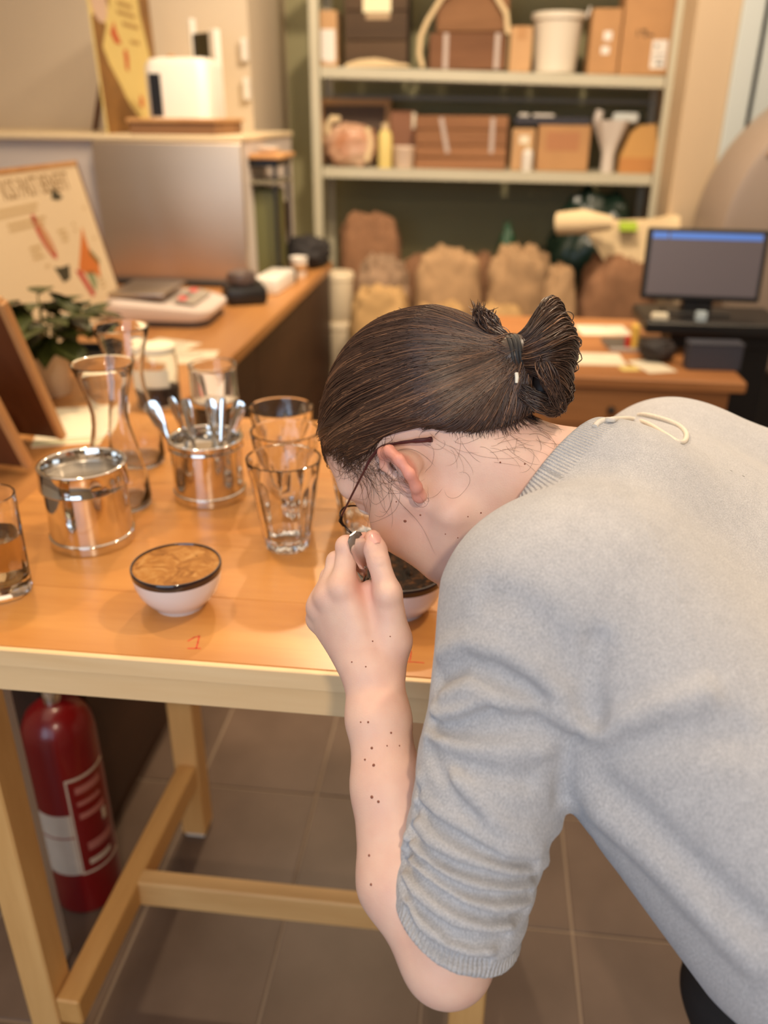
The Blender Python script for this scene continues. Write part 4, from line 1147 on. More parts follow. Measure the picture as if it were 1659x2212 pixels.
# cream cloth draped over the dark sack
cc = thing('cream_sack_cloth', 'cream cloth draped over the dark sack with a green print', 'cloth', (0.63, 4.27, 0.90))
v, f = [], []
NX, NY = 22, 16
for s in (0, 1):
    for i in range(NX + 1):
        for j_ in range(NY + 1):
            u, w = i / NX, j_ / NY
            x = -0.28 + 0.56 * u
            y = 0.20 - 0.40 * w
            z = 0.10 + 0.05 * u + 0.03 * mnoise.noise(Vector((u * 3, w * 3, 1.3)))
            if w > 0.55:
                tri = max(0.0, 1 - abs(u - 0.62) / 0.42)
                z -= (w - 0.55) / 0.45 * 0.30 * tri
                y = 0.20 - 0.40 * 0.55 - (w - 0.55) * 0.08
            z += 0.03 * math.exp(-((u - 0.08) / 0.12) ** 2)
            v.append((x, y - 0.004 * s, z + 0.006 * (1 - s) + 0.004))
K = (NX + 1) * (NY + 1)
for s in (0, 1):
    for i in range(NX):
        for j_ in range(NY):
            a = s * K + i * (NY + 1) + j_
            f.append((a, a + 1, a + NY + 2, a + NY + 1))
for i in range(NX):
    for j_ in (0, NY):
        a = i * (NY + 1) + j_
        f.append((a, a + NY + 1, a + NY + 1 + K, a + K))
for j_ in range(NY):
    for i in (0, NX):
        a = i * (NY + 1) + j_
        f.append((a, a + 1, a + 1 + K, a + K))
MB().add(v, f).build('cloth_body', CREAM, cc, 60)
MB().tube([(-0.29, -0.12, 0.14), (-0.18, -0.16, 0.155), (-0.05, -0.15, 0.15)], [0.05, 0.055, 0.03], 14).build('rolled_edge', CREAM, cc, 60)
MB().box(-0.03, 0.05, -0.03, 0.03, 0.02, 0.03, 0, Matrix.Translation((0.03, -0.055, 0.106)) @ Matrix.Rotation(0.6, 4, 'X')).build('green_print', mat('fresh_green', srgb(146, 170, 40), 0.6), cc)
# stacked pails
PAILM = mat('pail_white', srgb(228, 212, 182), 0.45)
for i, lab in enumerate(['white pail at the bottom of the stack beside the counter end', 'white pail in the middle of the stack beside the counter end', 'topmost white pail of the stack beside the counter end']):
    t = thing('white_pail', lab, 'pail', (-0.745, 4.40, i * 0.2505), 0, 'stacked white pails')
    MB().lathe([(0, 0.0), (0.070, 0.0), (0.073, 0.004), (0.080, 0.215), (0, 0.215)], 40).build('pail', PAILM, t, 40)
    MB().lathe([(0, 0.2152), (0.084, 0.2152), (0.085, 0.243), (0.080, 0.250), (0.0, 0.250)], 40).build('lid', PAILM, t, 40)

# ---------------------------------------------------------------- desk with monitor
dk = thing('wooden_desk', 'old brown wooden desk with drawer behind the woman', 'desk', (0.40, 3.05, 0))
MB().box(-0.42, 0.44, -0.43, 0.43, 0.715, 0.75, 0.004).build('desktop', DESKWOOD, dk)
MB().box(-0.39, 0.40, -0.405, -0.385, 0.56, 0.7145, 0.003).build('front_rail', DESKWOOD, dk)
dr = MB().box(-0.14, 0.22, -0.412, -0.4055, 0.59, 0.695, 0.003).build('drawer', DESKWOOD, dk)
MB().lathe([(0, 0), (0.012, 0), (0.014, 0.012), (0.008, 0.022), (0, 0.024)], 16, M=Matrix.Translation((0.04, -0.4125, 0.64)) @ Matrix.Rotation(math.pi / 2, 4, 'X')).build('knob', mat('dark_knob', srgb(40, 30, 26), 0.4), dr, 50)
for x in (-0.385, 0.365):
    for y in (-0.40, 0.37):
        MB().box(x, x + 0.045, y, y + 0.045, 0, 0.7145 if y > 0 else 0.5595, 0.003).build('leg', DESKWOOD, dk)
MB().box(-0.385, 0.40, 0.385, 0.40, 0.56, 0.7145).build('back_rail', DESKWOOD, dk)
mn = thing('pos_monitor', 'dark flat monitor showing a blue bar across its top', 'monitor', (0.765, 3.08, 0.865), math.radians(-3))
MT = Matrix.Rotation(math.radians(-6), 4, 'X')
MB().box(-0.20, 0.20, -0.015, 0.02, 0.045, 0.285, 0.006, MT).build('bezel', BLACKP, mn)
MB().box(-0.185, 0.185, -0.0165, -0.0148, 0.062, 0.272, 0, MT).build('screen', mat('screen_dark', srgb(96, 88, 90), 0.3, emit=0.35), mn)
MB().box(-0.183, -0.132, -0.0175, -0.0166, 0.250, 0.270, 0, MT).box(-0.126, 0.178, -0.0175, -0.0166, 0.250, 0.270, 0, MT).build('blue_bar', mat('screen_blue', srgb(78, 116, 190), 0.3, emit=0.8), mn)
MB().box(-0.05, 0.05, 0.0, 0.06, 0.0, 0.045, 0.004).box(-0.11, 0.11, -0.03, 0.10, 0.0, 0.008, 0.002).build('monitor_foot', BLACKP, mn)
rs = thing('till_stand', 'black till stand carrying the dark flat monitor', 'stand', (0.80, 3.06, 0))
MB().box(-0.235, 0.24, -0.14, 0.16, 0.825, 0.865, 0.006).build('tray', BLACKP, rs)
MB().box(-0.12, 0.235, -0.02, 0.14, 0.7505, 0.8245, 0.003).build('column', BLACKP, rs)
MB().box(0.05, 0.24, 0.0, 0.14, 0.0, 0.75, 0.003).build('pedestal', BLACKP, rs)
for k_, (x, y, c, s, lab) in enumerate([(0.615, 2.955, PAPER, (0.055, 0.03, 0.02), 'small white box at left on the black till stand'), (0.75, 2.95, mat('pale_blue_plastic', srgb(190, 206, 214), 0.4), (0.035, 0.03, 0.03), 'pale blue small box in front of the monitor foot')]):
    t = thing('small_box', lab, 'box', (x, y, 0.8655))
    MB().box(-s[0] / 2, s[0] / 2, -s[1] / 2, s[1] / 2, 0, s[2], 0.004).build('carton', c, t)
    MB().box(-s[0] / 2.2, s[0] / 2.2, -s[1] / 2.2, s[1] / 2.2, s[2], s[2] + 0.002).build('lid', c, t)
hm = thing('tool_handle', 'short red and yellow handled tool at the till stand edge', 'tool', (0.545, 2.98, 0.7505))
MB().box(-0.012, 0.012, -0.02, 0.02, 0.0, 0.09, 0.004).build('yellow_grip', mat('tool_yellow', srgb(226, 186, 84), 0.5), hm)
MB().box(-0.03, -0.0125, -0.015, 0.015, 0.0, 0.05, 0.004).build('red_end', mat('tool_red', srgb(186, 46, 36), 0.5), hm)
bx = thing('navy_box', 'dark navy upright box on the right corner of the desk', 'box', (0.765, 2.78, 0.7505), math.radians(2))
NAVY = mat('navy_card', srgb(62, 64, 76), 0.5)
MB().box(-0.085, 0.085, -0.03, 0.03, 0, 0.082, 0.003).build('carton', NAVY, bx)
MB().box(-0.087, 0.087, -0.032, 0.032, 0.0825, 0.088, 0.002).build('lid', NAVY, bx)
lump('dark_bag', 'dark crumpled bag with reddish patch beside the navy box', 'bag', (0.605, 2.86, 0.7505), (0.11, 0.10, 0.072), mat('dark_bag', srgb(52, 38, 34), 0.6, col2=srgb(28, 24, 24), vscale=12), 15, 0.8, 0.1)
DP = [((0.475, 3.27), 0.19, 0.16, 0.1, 'white sheet at the back of the desk before the sacks', PAPER), ((0.40, 2.84), 0.185, 0.15, 0.05, 'white sheet nearest the knot of hair on the desk', PAPER),
      ((0.575, 2.775), 0.10, 0.15, 0.35, 'white slip angled at the front edge of the desk', PAPER)]
for (x, y), w, h, r, lab, mm in DP:
    sheet('paper_sheet', lab, 'paper', (x, y, 0.7503), w, h, r, mm, [(-w * 0.35, w * 0.2, h * 0.25, h * 0.28, MATS['grey_print'])], group='papers on the desk')
ntb = thing('notebook', 'dark grey notebook with a pale edge lying on the desk', 'notebook', (0.555, 3.03, 0.7503), math.radians(6))
MB().box(-0.10, 0.10, -0.075, 0.075, 0, 0.012, 0.001).build('pages', mat('page_edges', srgb(176, 168, 160), 0.7), ntb)
MB().box(-0.102, 0.102, -0.06, 0.077, 0.0122, 0.015, 0.001).build('cover', mat('notebook_grey', srgb(92, 84, 74), 0.6), ntb)
nt_ = thing('sticky_note', 'small yellow note between the two front desk papers', 'note', (0.497, 2.735, 0.7503), 0.2)
MB().box(-0.03, 0.03, -0.025, 0.025, 0, 0.0015).build('note_sheet', mat('note_yellow', srgb(236, 214, 130), 0.7), nt_)
MB().box(-0.02, 0.015, 0.004, 0.006, 0.0013, 0.0018).build('printed_line', INK, nt_)

# rounded drum at the right
dm = thing('roaster_drum', 'large rounded grey taupe drum with brown banded top', 'drum', (1.60, 3.95, 0))
DM = Matrix(((1, 0, 0, 0), (0, 0, -1, 0), (0, 1, 0, 1.03), (0, 0, 0, 1)))
MB().lathe([(0, 0.24), (0.60, 0.24), (0.63, 0.23), (0.645, 0.20), (0.645, -0.22), (0, -0.22)], 96, M=DM).build('drum_shell', mat('taupe_enamel', srgb(146, 130, 116), 0.45, var=0.06, vscale=2), dm, 40)
for h0, h1, c in ((0.33, 0.42, srgb(170, 134, 96)), (0.425, 0.47, srgb(150, 116, 82)), (0.475, 0.55, srgb(176, 140, 102))):
    w0 = math.sqrt(0.62 ** 2 - h0 ** 2) - 0.01
    w1 = math.sqrt(0.62 ** 2 - h1 ** 2) - 0.01
    MB().prism([(-w0, h0), (w0, h0), (w1, h1), (-w1, h1)], 0.008, Matrix(((1, 0, 0, 0), (0, 0, -1, -0.2405), (0, 1, 0, 1.03), (0, 0, 0, 1)))).build('wooden_band', mat('band_%d' % int(h0 * 100), c, 0.5, var=0.1, vscale=6), dm)
MB().box(-0.45, 0.45, -0.2, 0.2, 0, 0.5, 0.01).build('stand', BLACKP, dm)

# ---------------------------------------------------------------- the woman: signed-distance shapes meshed into continuous surfaces
def V3(*a):
    return np.array(a, float)
def smin(a, b, k):
    if k <= 0:
        return np.minimum(a, b)
    h = np.maximum(k - np.abs(a - b), 0) / k
    return np.minimum(a, b) - h * h * k * 0.25
def smax(a, b, k):
    return -smin(-a, -b, k)
def rcone(a, b, r1, r2):
    a, b = np.asarray(a, float), np.asarray(b, float)
    ab = b - a
    L2 = ab @ ab
    def fn(p):
        t = np.clip(((p - a) @ ab) / L2, 0, 1)
        return np.linalg.norm(p - (a + t[:, None] * ab), axis=1) - (r1 + (r2 - r1) * t)
    return fn
def ball(c, r):
    c = np.asarray(c, float)
    return lambda p: np.linalg.norm(p - c, axis=1) - r
def ellip(c, rad, B=None):
    c, rad = np.asarray(c, float), np.asarray(rad, float)
    def fn(p):
        q = p - c
        if B is not None:
            q = q @ B
        k0 = np.linalg.norm(q / rad, axis=1)
        k1 = np.linalg.norm(q / rad ** 2, axis=1)
        return k0 * (k0 - 1) / np.maximum(k1, 1e-9)
    return fn

def evaluate(ops, p):
    d = np.full(len(p), 9.0)
    for kind, k, fn in ops:
        if kind == 'u':
            d = smin(d, fn(p), k)
        elif kind == 's':
            d = smax(d, -fn(p), k)
        elif kind == 'i':
            d = smax(d, fn(p), k)
        else:
            d = fn(p, d)
    return d

def mesh_field(ops, lo, hi, h, nb=8):
    """Sparse surface nets: blocks of nb cells are kept only near the surface."""
    lo, hi = np.asarray(lo, float), np.asarray(hi, float)
    bs = nb * h
    n = np.ceil((hi - lo) / bs).astype(int)
    I = np.stack(np.meshgrid(*[np.arange(k) for k in n], indexing='ij'), -1).reshape(-1, 3)
    cen = lo + (I + 0.5) * bs
    R = bs * 0.87
    rel = []
    d = np.full(len(cen), 9.0)
    for kind, k, fn in ops:
        if kind == 'f':
            rel.append(None)
            d = fn(cen, d)
            continue
        e = fn(cen)
        rel.append(e)
        d = smin(d, e, k) if kind == 'u' else smax(d, -e if kind == 's' else e, k)
    keep = np.abs(d) < R + 0.028
    I, dk = I[keep], d[keep]
    m = nb + 1
    G = np.stack(np.meshgrid(*[np.arange(m)] * 3, indexing='ij'), -1).reshape(-1, 3)
    nv = len(G)
    vals = np.empty((len(I), nv), np.float32)
    CH = 1500
    for s in range(0, len(I), CH):
        Ic = I[s:s + CH]
        P = (lo + (Ic[:, None, :] * nb + G[None]) * h)
        D = np.full((len(Ic), nv), 9.0)
        for (kind, k, fn), e in zip(ops, rel):
            if kind == 'f':
                D = fn(P.reshape(-1, 3), D.reshape(-1)).reshape(len(Ic), nv)
                continue
            ek = e[keep][s:s + CH]
            if kind == 'u':
                use = ek < dk[s:s + CH] + 2 * R + k + 0.09
            elif kind == 's':
                use = -ek > dk[s:s + CH] - 2 * R - k - 0.03
            else:
                use = ek > dk[s:s + CH] - 2 * R - k - 0.03
            if not use.any():
                continue
            x = fn(P[use].reshape(-1, 3)).reshape(-1, nv)
            D[use] = smin(D[use], x, k) if kind == 'u' else smax(D[use], -x if kind == 's' else x, k)
        vals[s:s + CH] = D
    Vv = vals.reshape(-1, m, m, m)
    corners = [(0, 0, 0), (1, 0, 0), (0, 1, 0), (1, 1, 0), (0, 0, 1), (1, 0, 1), (0, 1, 1), (1, 1, 1)]
    sub = [Vv[:, a:a + nb, b:b + nb, c:c + nb] for a, b, c in corners]
    neg = sum((x < 0).astype(np.int8) for x in sub)
    bi, ci, cj, ck = np.nonzero((neg > 0) & (neg < 8))
    cv = np.stack([x[bi, ci, cj, ck] for x in sub], 1).astype(float)
    cell = I[bi] * nb + np.stack([ci, cj, ck], 1)
    acc = np.zeros((len(cell), 3))
    cnt = np.zeros(len(cell))
    cc = np.array(corners, float)
    for a in range(8):
        for b in range(a + 1, 8):
            if np.abs(cc[a] - cc[b]).sum() != 1:
                continue
            x = (cv[:, a] < 0) != (cv[:, b] < 0)
            t = np.where(x, cv[:, a] / np.where(x, cv[:, a] - cv[:, b], 1), 0)
            acc += np.where(x[:, None], cc[a] + t[:, None] * (cc[b] - cc[a]), 0)
            cnt += x
    verts = lo + (cell + acc / cnt[:, None]) * h
    N = (n * nb + 2).astype(np.int64)
    key = lambda c: (c[:, 0] * N[1] + c[:, 1]) * N[2] + c[:, 2]
    kk = key(cell)
    order = np.argsort(kk)
    ks = kk[order]
    def look(c):
        q = key(c)
        pos = np.clip(np.searchsorted(ks, q), 0, len(ks) - 1)
        return np.where(ks[pos] == q, order[pos], -1)
    faces = []
    for ax in range(3):
        a0, a1 = cv[:, 0], cv[:, {0: 1, 1: 2, 2: 4}[ax]]
        x = np.nonzero((a0 < 0) != (a1 < 0))[0]
        u, w = [(1, 2), (2, 0), (0, 1)][ax]
        du, dw = np.zeros(3, int), np.zeros(3, int)
        du[u] = 1
        dw[w] = 1
        c = cell[x]
        q = np.stack([x, look(c - du), look(c - du - dw), look(c - dw)], 1)
        ok = (q >= 0).all(1)
        q, sg = q[ok], (a0[x] < 0)[ok]
        faces.append(np.where(sg[:, None], q, q[:, ::-1]))
    return verts, np.concatenate(faces)

# head frame: origin between the ear canals, columns left / forward / up
HT = V3(-0.029, 0.762, 1.194)
HB = np.array([[-0.435, -0.566, -0.700], [-0.899, 0.229, 0.374], [0.051, -0.792, 0.608]])
HB = np.linalg.qr(HB)[0] * np.sign(np.sum(np.linalg.qr(HB)[0] * HB, axis=0))
def hd_(l, f_, u):
    return HT + HB @ V3(l, f_, u)
def hell(c, rad):
    return ellip(hd_(*c), rad, HB)
def hcone(a, b, r1, r2):
    return rcone(hd_(*a), hd_(*b), r1, r2)

# arm and hand joints (metres, world)
NB = V3(0.1062, 0.7233, 1.1819)
SH = V3(0.0574, 0.5712, 1.1788)
SH2 = V3(0.0631, 0.571, 1.1422)
EL = V3(0.0032, 0.4497, 0.8931)
FA = [V3(-0.0375, 0.4896, 0.9274), V3(-0.055, 0.5385, 0.9797), V3(-0.0684, 0.578, 1.0207)]
WR = V3(-0.0765, 0.6058, 1.0503)
IM, IP, ID, IT = V3(-0.107, 0.6321, 1.1188), V3(-0.1067, 0.6565, 1.1461), V3(-0.0932, 0.6745, 1.1433), V3(-0.0834, 0.679, 1.1319)
MM, MP, MD, MT = V3(-0.1208, 0.6354, 1.1056), V3(-0.118, 0.6638, 1.1269), V3(-0.1035, 0.6792, 1.123), V3(-0.0928, 0.6775, 1.1123)
RM, RP, RD, RT = V3(-0.1306, 0.6423, 1.0898), V3(-0.1263, 0.6714, 1.1053), V3(-0.1105, 0.6831, 1.1027), V3(-0.1004, 0.6746, 1.0942)
PM_, PP, PD, PT = V3(-0.1336, 0.6489, 1.0717), V3(-0.129, 0.6743, 1.084), V3(-0.1151, 0.6822, 1.0834), V3(-0.1059, 0.6747, 1.0773)
TC, TM, TI, TT = V3(-0.0618, 0.6216, 1.0726), V3(-0.0664, 0.6291, 1.117), V3(-0.0767, 0.6421, 1.1418), V3(-0.0839, 0.659, 1.1552)

def body_ops():
    o = []
    U = lambda k, fn: o.append(('u', k, fn))
    S = lambda k, fn: o.append(('s', k, fn))
    # cranium, brow, face, jaw
    U(0, hell((0, -0.014, 0.050), (0.072, 0.096, 0.086)))
    U(0.03, hell((0, 0.046, 0.055), (0.060, 0.046, 0.052)))
    U(0.03, hell((0, 0.040, -0.030), (0.056, 0.052, 0.078)))
    for s in (-1, 1):
        U(0.025, hcone((s * 0.050, -0.002, -0.050), (s * 0.014, 0.074, -0.098), 0.018, 0.016))
        U(0.025, hcone((s * 0.056, 0.020, -0.005), (s * 0.044, 0.060, -0.018), 0.020, 0.022))
        U(0.02, hcone((s * 0.043, 0.058, -0.028), (s * 0.032, 0.062, -0.072), 0.0225, 0.0165))
        U(0.02, hcone((s * 0.050, 0.070, 0.038), (s * 0.012, 0.090, 0.040), 0.009, 0.010))
        S(0.014, ball(hd_(s * 0.032, 0.104, 0.020), 0.014))
        U(0.005, ball(hd_(s * 0.031, 0.079, 0.020), 0.0128))
        U(0.006, ball(hd_(s * 0.011, 0.098, -0.018), 0.0075))
    U(0.02, ball(hd_(0, 0.080, -0.102), 0.016))
    U(0.012, hcone((0, 0.090, 0.030), (0, 0.113, -0.012), 0.007, 0.0105))
    U(0.006, hell((0, 0.092, -0.045), (0.023, 0.011, 0.0065)))
    U(0.004, hell((0, 0.091, -0.056), (0.021, 0.011, 0.0075)))
    S(0.003, hcone((-0.020, 0.097, -0.0505), (0.020, 0.097, -0.0505), 0.0016, 0.0016))
    # ears
    for s in (1, -1):
        e = lambda l, f_, u: (s * l, f_, u)
        hx = [(0.073, 0.004, 0.008), (0.076, 0.003, 0.021), (0.081, -0.009, 0.029), (0.089, -0.021, 0.024), (0.097, -0.028, 0.010), (0.0965, -0.026, -0.005), (0.089, -0.017, -0.016), (0.081, -0.008, -0.021)]
        rr = [0.0035, 0.0042, 0.0048, 0.0048, 0.0046, 0.0046, 0.0050, 0.0062]
        for a, b, r1, r2 in zip(hx[2:-1], hx[3:], rr[2:-1], rr[3:]):
            U(0.008, hcone(e(0.070, -0.014, 0.006), e(*[x * 0.93 + y * 0.07 for x, y in zip(a, (0.070, -0.014, 0.006))]), 0.0075, 0.0036))
        S(0.003, ball(hd_(*e(0.0905, -0.010, 0.004)), 0.0125))
        for a, b, r1, r2 in zip(hx[:-1], hx[1:], rr[:-1], rr[1:]):
            U(0.0035, hcone(e(*a), e(*b), r1, r2))
        U(0.004, ball(hd_(*e(0.080, -0.007, -0.023)), 0.0064))
        U(0.003, hcone(e(0.074, 0.004, 0.001), e(0.0755, 0.0005, -0.010), 0.0045, 0.0045))
    # neck, shoulders, hidden trunk
    U(0.03, rcone(hd_(0, -0.040, -0.030), NB, 0.048, 0.052))
    U(0.04, rcone(hd_(0, 0.010, -0.075), NB + V3(-0.02, -0.02, -0.03), 0.036, 0.045))
    U(0.03, rcone(NB, SH + V3(0.03, 0.02, -0.02), 0.044, 0.036))
    U(0.03, rcone(NB, V3(0.23, 0.93, 1.11), 0.044, 0.036))
    U(0.06, rcone(NB + V3(0.05, -0.02, -0.08), V3(0.50, 0.58, 0.92), 0.080, 0.090))
    # arm
    U(0.03, rcone(SH, EL, 0.044, 0.036))
    U(0.012, rcone(EL, FA[0], 0.0345, 0.0355))
    U(0.012, rcone(FA[0], FA[1], 0.0355, 0.0300))
    U(0.012, rcone(FA[1], FA[2], 0.0300, 0.0260))
    wx = V3(0.9751, 0.1773, -0.1332)
    U(0.010, rcone(FA[2] - wx * 0.004, WR - wx * 0.007, 0.0245, 0.0180))
    U(0.010, rcone(FA[2] + wx * 0.004, WR + wx * 0.007, 0.0245, 0.0180))
    # palm: metacarpals
    for m_, r, q in ((IM, 0.0125, 0.006), (MM, 0.0122, 0.002), (RM, 0.0115, -0.003), (PM_, 0.0105, -0.007)):
        U(0.016, rcone(WR + wx * q, m_, 0.0160, r))
    cz = V3(0.0423, 0.9411, -0.3356)
    U(0.016, rcone(WR + cz * 0.006, (IM + RM) / 2 + cz * 0.018, 0.016, 0.014))
    U(0.012, rcone(WR + cz * 0.008 + wx * 0.006, TC, 0.017, 0.0165))
    U(0.010, rcone(TC, TM, 0.0170, 0.0122))
    U(0.012, rcone((TC + WR) / 2 + cz * 0.006, (TM * 0.55 + IM * 0.45) + cz * 0.012, 0.014, 0.0075))
    for (a, b, c, d), r in (((IM, IP, ID, IT), (0.0105, 0.0095, 0.0084, 0.0074)), ((MM, MP, MD, MT), (0.0105, 0.0093, 0.0082, 0.0072)),
                            ((RM, RP, RD, RT), (0.0098, 0.0087, 0.0076, 0.0068)), ((PM_, PP, PD, PT), (0.0086, 0.0076, 0.0067, 0.0060))):
        U(0.008, rcone(a, b, r[0], r[1]))
        U(0.003, rcone(b, c, r[1], r[2]))
        U(0.003, rcone(c, d, r[2], r[3]))
    U(0.006, rcone(TM, TI, 0.0112, 0.0098))
    U(0.004, rcone(TI, (TI + TT) / 2, 0.0096, 0.0099))
    U(0.004, rcone((TI + TT) / 2, TT, 0.0099, 0.0078))
    # knuckle bumps
    for m_, r in ((IM, 0.0075), (MM, 0.0075), (RM, 0.007), (PM_, 0.006)):
        U(0.008, ball(m_ - cz * 0.0062, r))
    U(0.006, ball(IP - cz * 0.003 + V3(-0.3391, 0.3776, 0.8616) * 0.002, 0.0082))
    U(0.006, ball(TM - cz * 0.004, 0.0095))
    # creases on the thumb
    for c_ in (0.0, 0.004, -0.004):
        tdir = (TI - TM) / np.linalg.norm(TI - TM)
        cpt = TI + tdir * c_ - cz * 0.0102
        S(0.0012, rcone(cpt - wx * 0.006, cpt + wx * 0.006, 0.0007, 0.0007))
    return o

ARMAX = (EL - SH) / np.linalg.norm(EL - SH)
ARML = np.linalg.norm(EL - SH)
AE1 = np.cross(ARMAX, V3(-0.1004, 0.8961, -0.4322)); AE1 /= np.linalg.norm(AE1)     # across the view
AE2 = np.cross(ARMAX, AE1)
def hashnoise(p, s, seed=0):
    """Cheap smooth noise: a few rotated sine products."""
    a = p @ np.array([[0.8, 0.6, 0.1], [-0.5, 0.7, 0.5], [0.3, -0.4, 0.87]]) * s + seed * 1.7
    return (np.sin(a[:, 0] + 1.3 * np.sin(a[:, 1] * 0.7 + seed)) * np.cos(a[:, 1] + 1.1 * np.sin(a[:, 2] * 0.8)) + 0.5 * np.sin(a[:, 2] * 1.9 + a[:, 0] * 1.3)) / 1.5
def seg_dist(p, pts):
    d = None
    for a, b in zip(pts[:-1], pts[1:]):
        x = rcone(a, b, 0.0, 0.0)(p)
        d = x if d is None else np.minimum(d, x)
    return d
VIEWN = -V3(0.0014, 0.6795, -0.7337)
CUFF = [V3(-0.0428, 0.4722, 0.9389), V3(0.0619, 0.4586, 0.9049), V3(0.0181, 0.412, 0.925)]
CN = np.cross(CUFF[1] - CUFF[0], CUFF[2] - CUFF[0]); CN /= np.linalg.norm(CN)
if CN @ ARMAX < 0:
    CN = -CN
NAX = hd_(0, -0.036, -0.03) - NB
NAX /= np.linalg.norm(NAX)
CA, CB_ = V3(0.116, 0.7624, 1.2376), V3(0.0332, 0.6479, 1.2045)
COLLAR_C = NB + NAX * 0.045
cab = (CB_ - CA) / np.linalg.norm(CB_ - CA)
COLLAR_N = NAX - cab * (NAX @ cab)
COLLAR_N /= np.linalg.norm(COLLAR_N)
COLLAR_C = COLLAR_C - COLLAR_N * ((COLLAR_C - CA) @ COLLAR_N)
TD = V3(0.71, -0.37, -0.60); TD /= np.linalg.norm(TD)
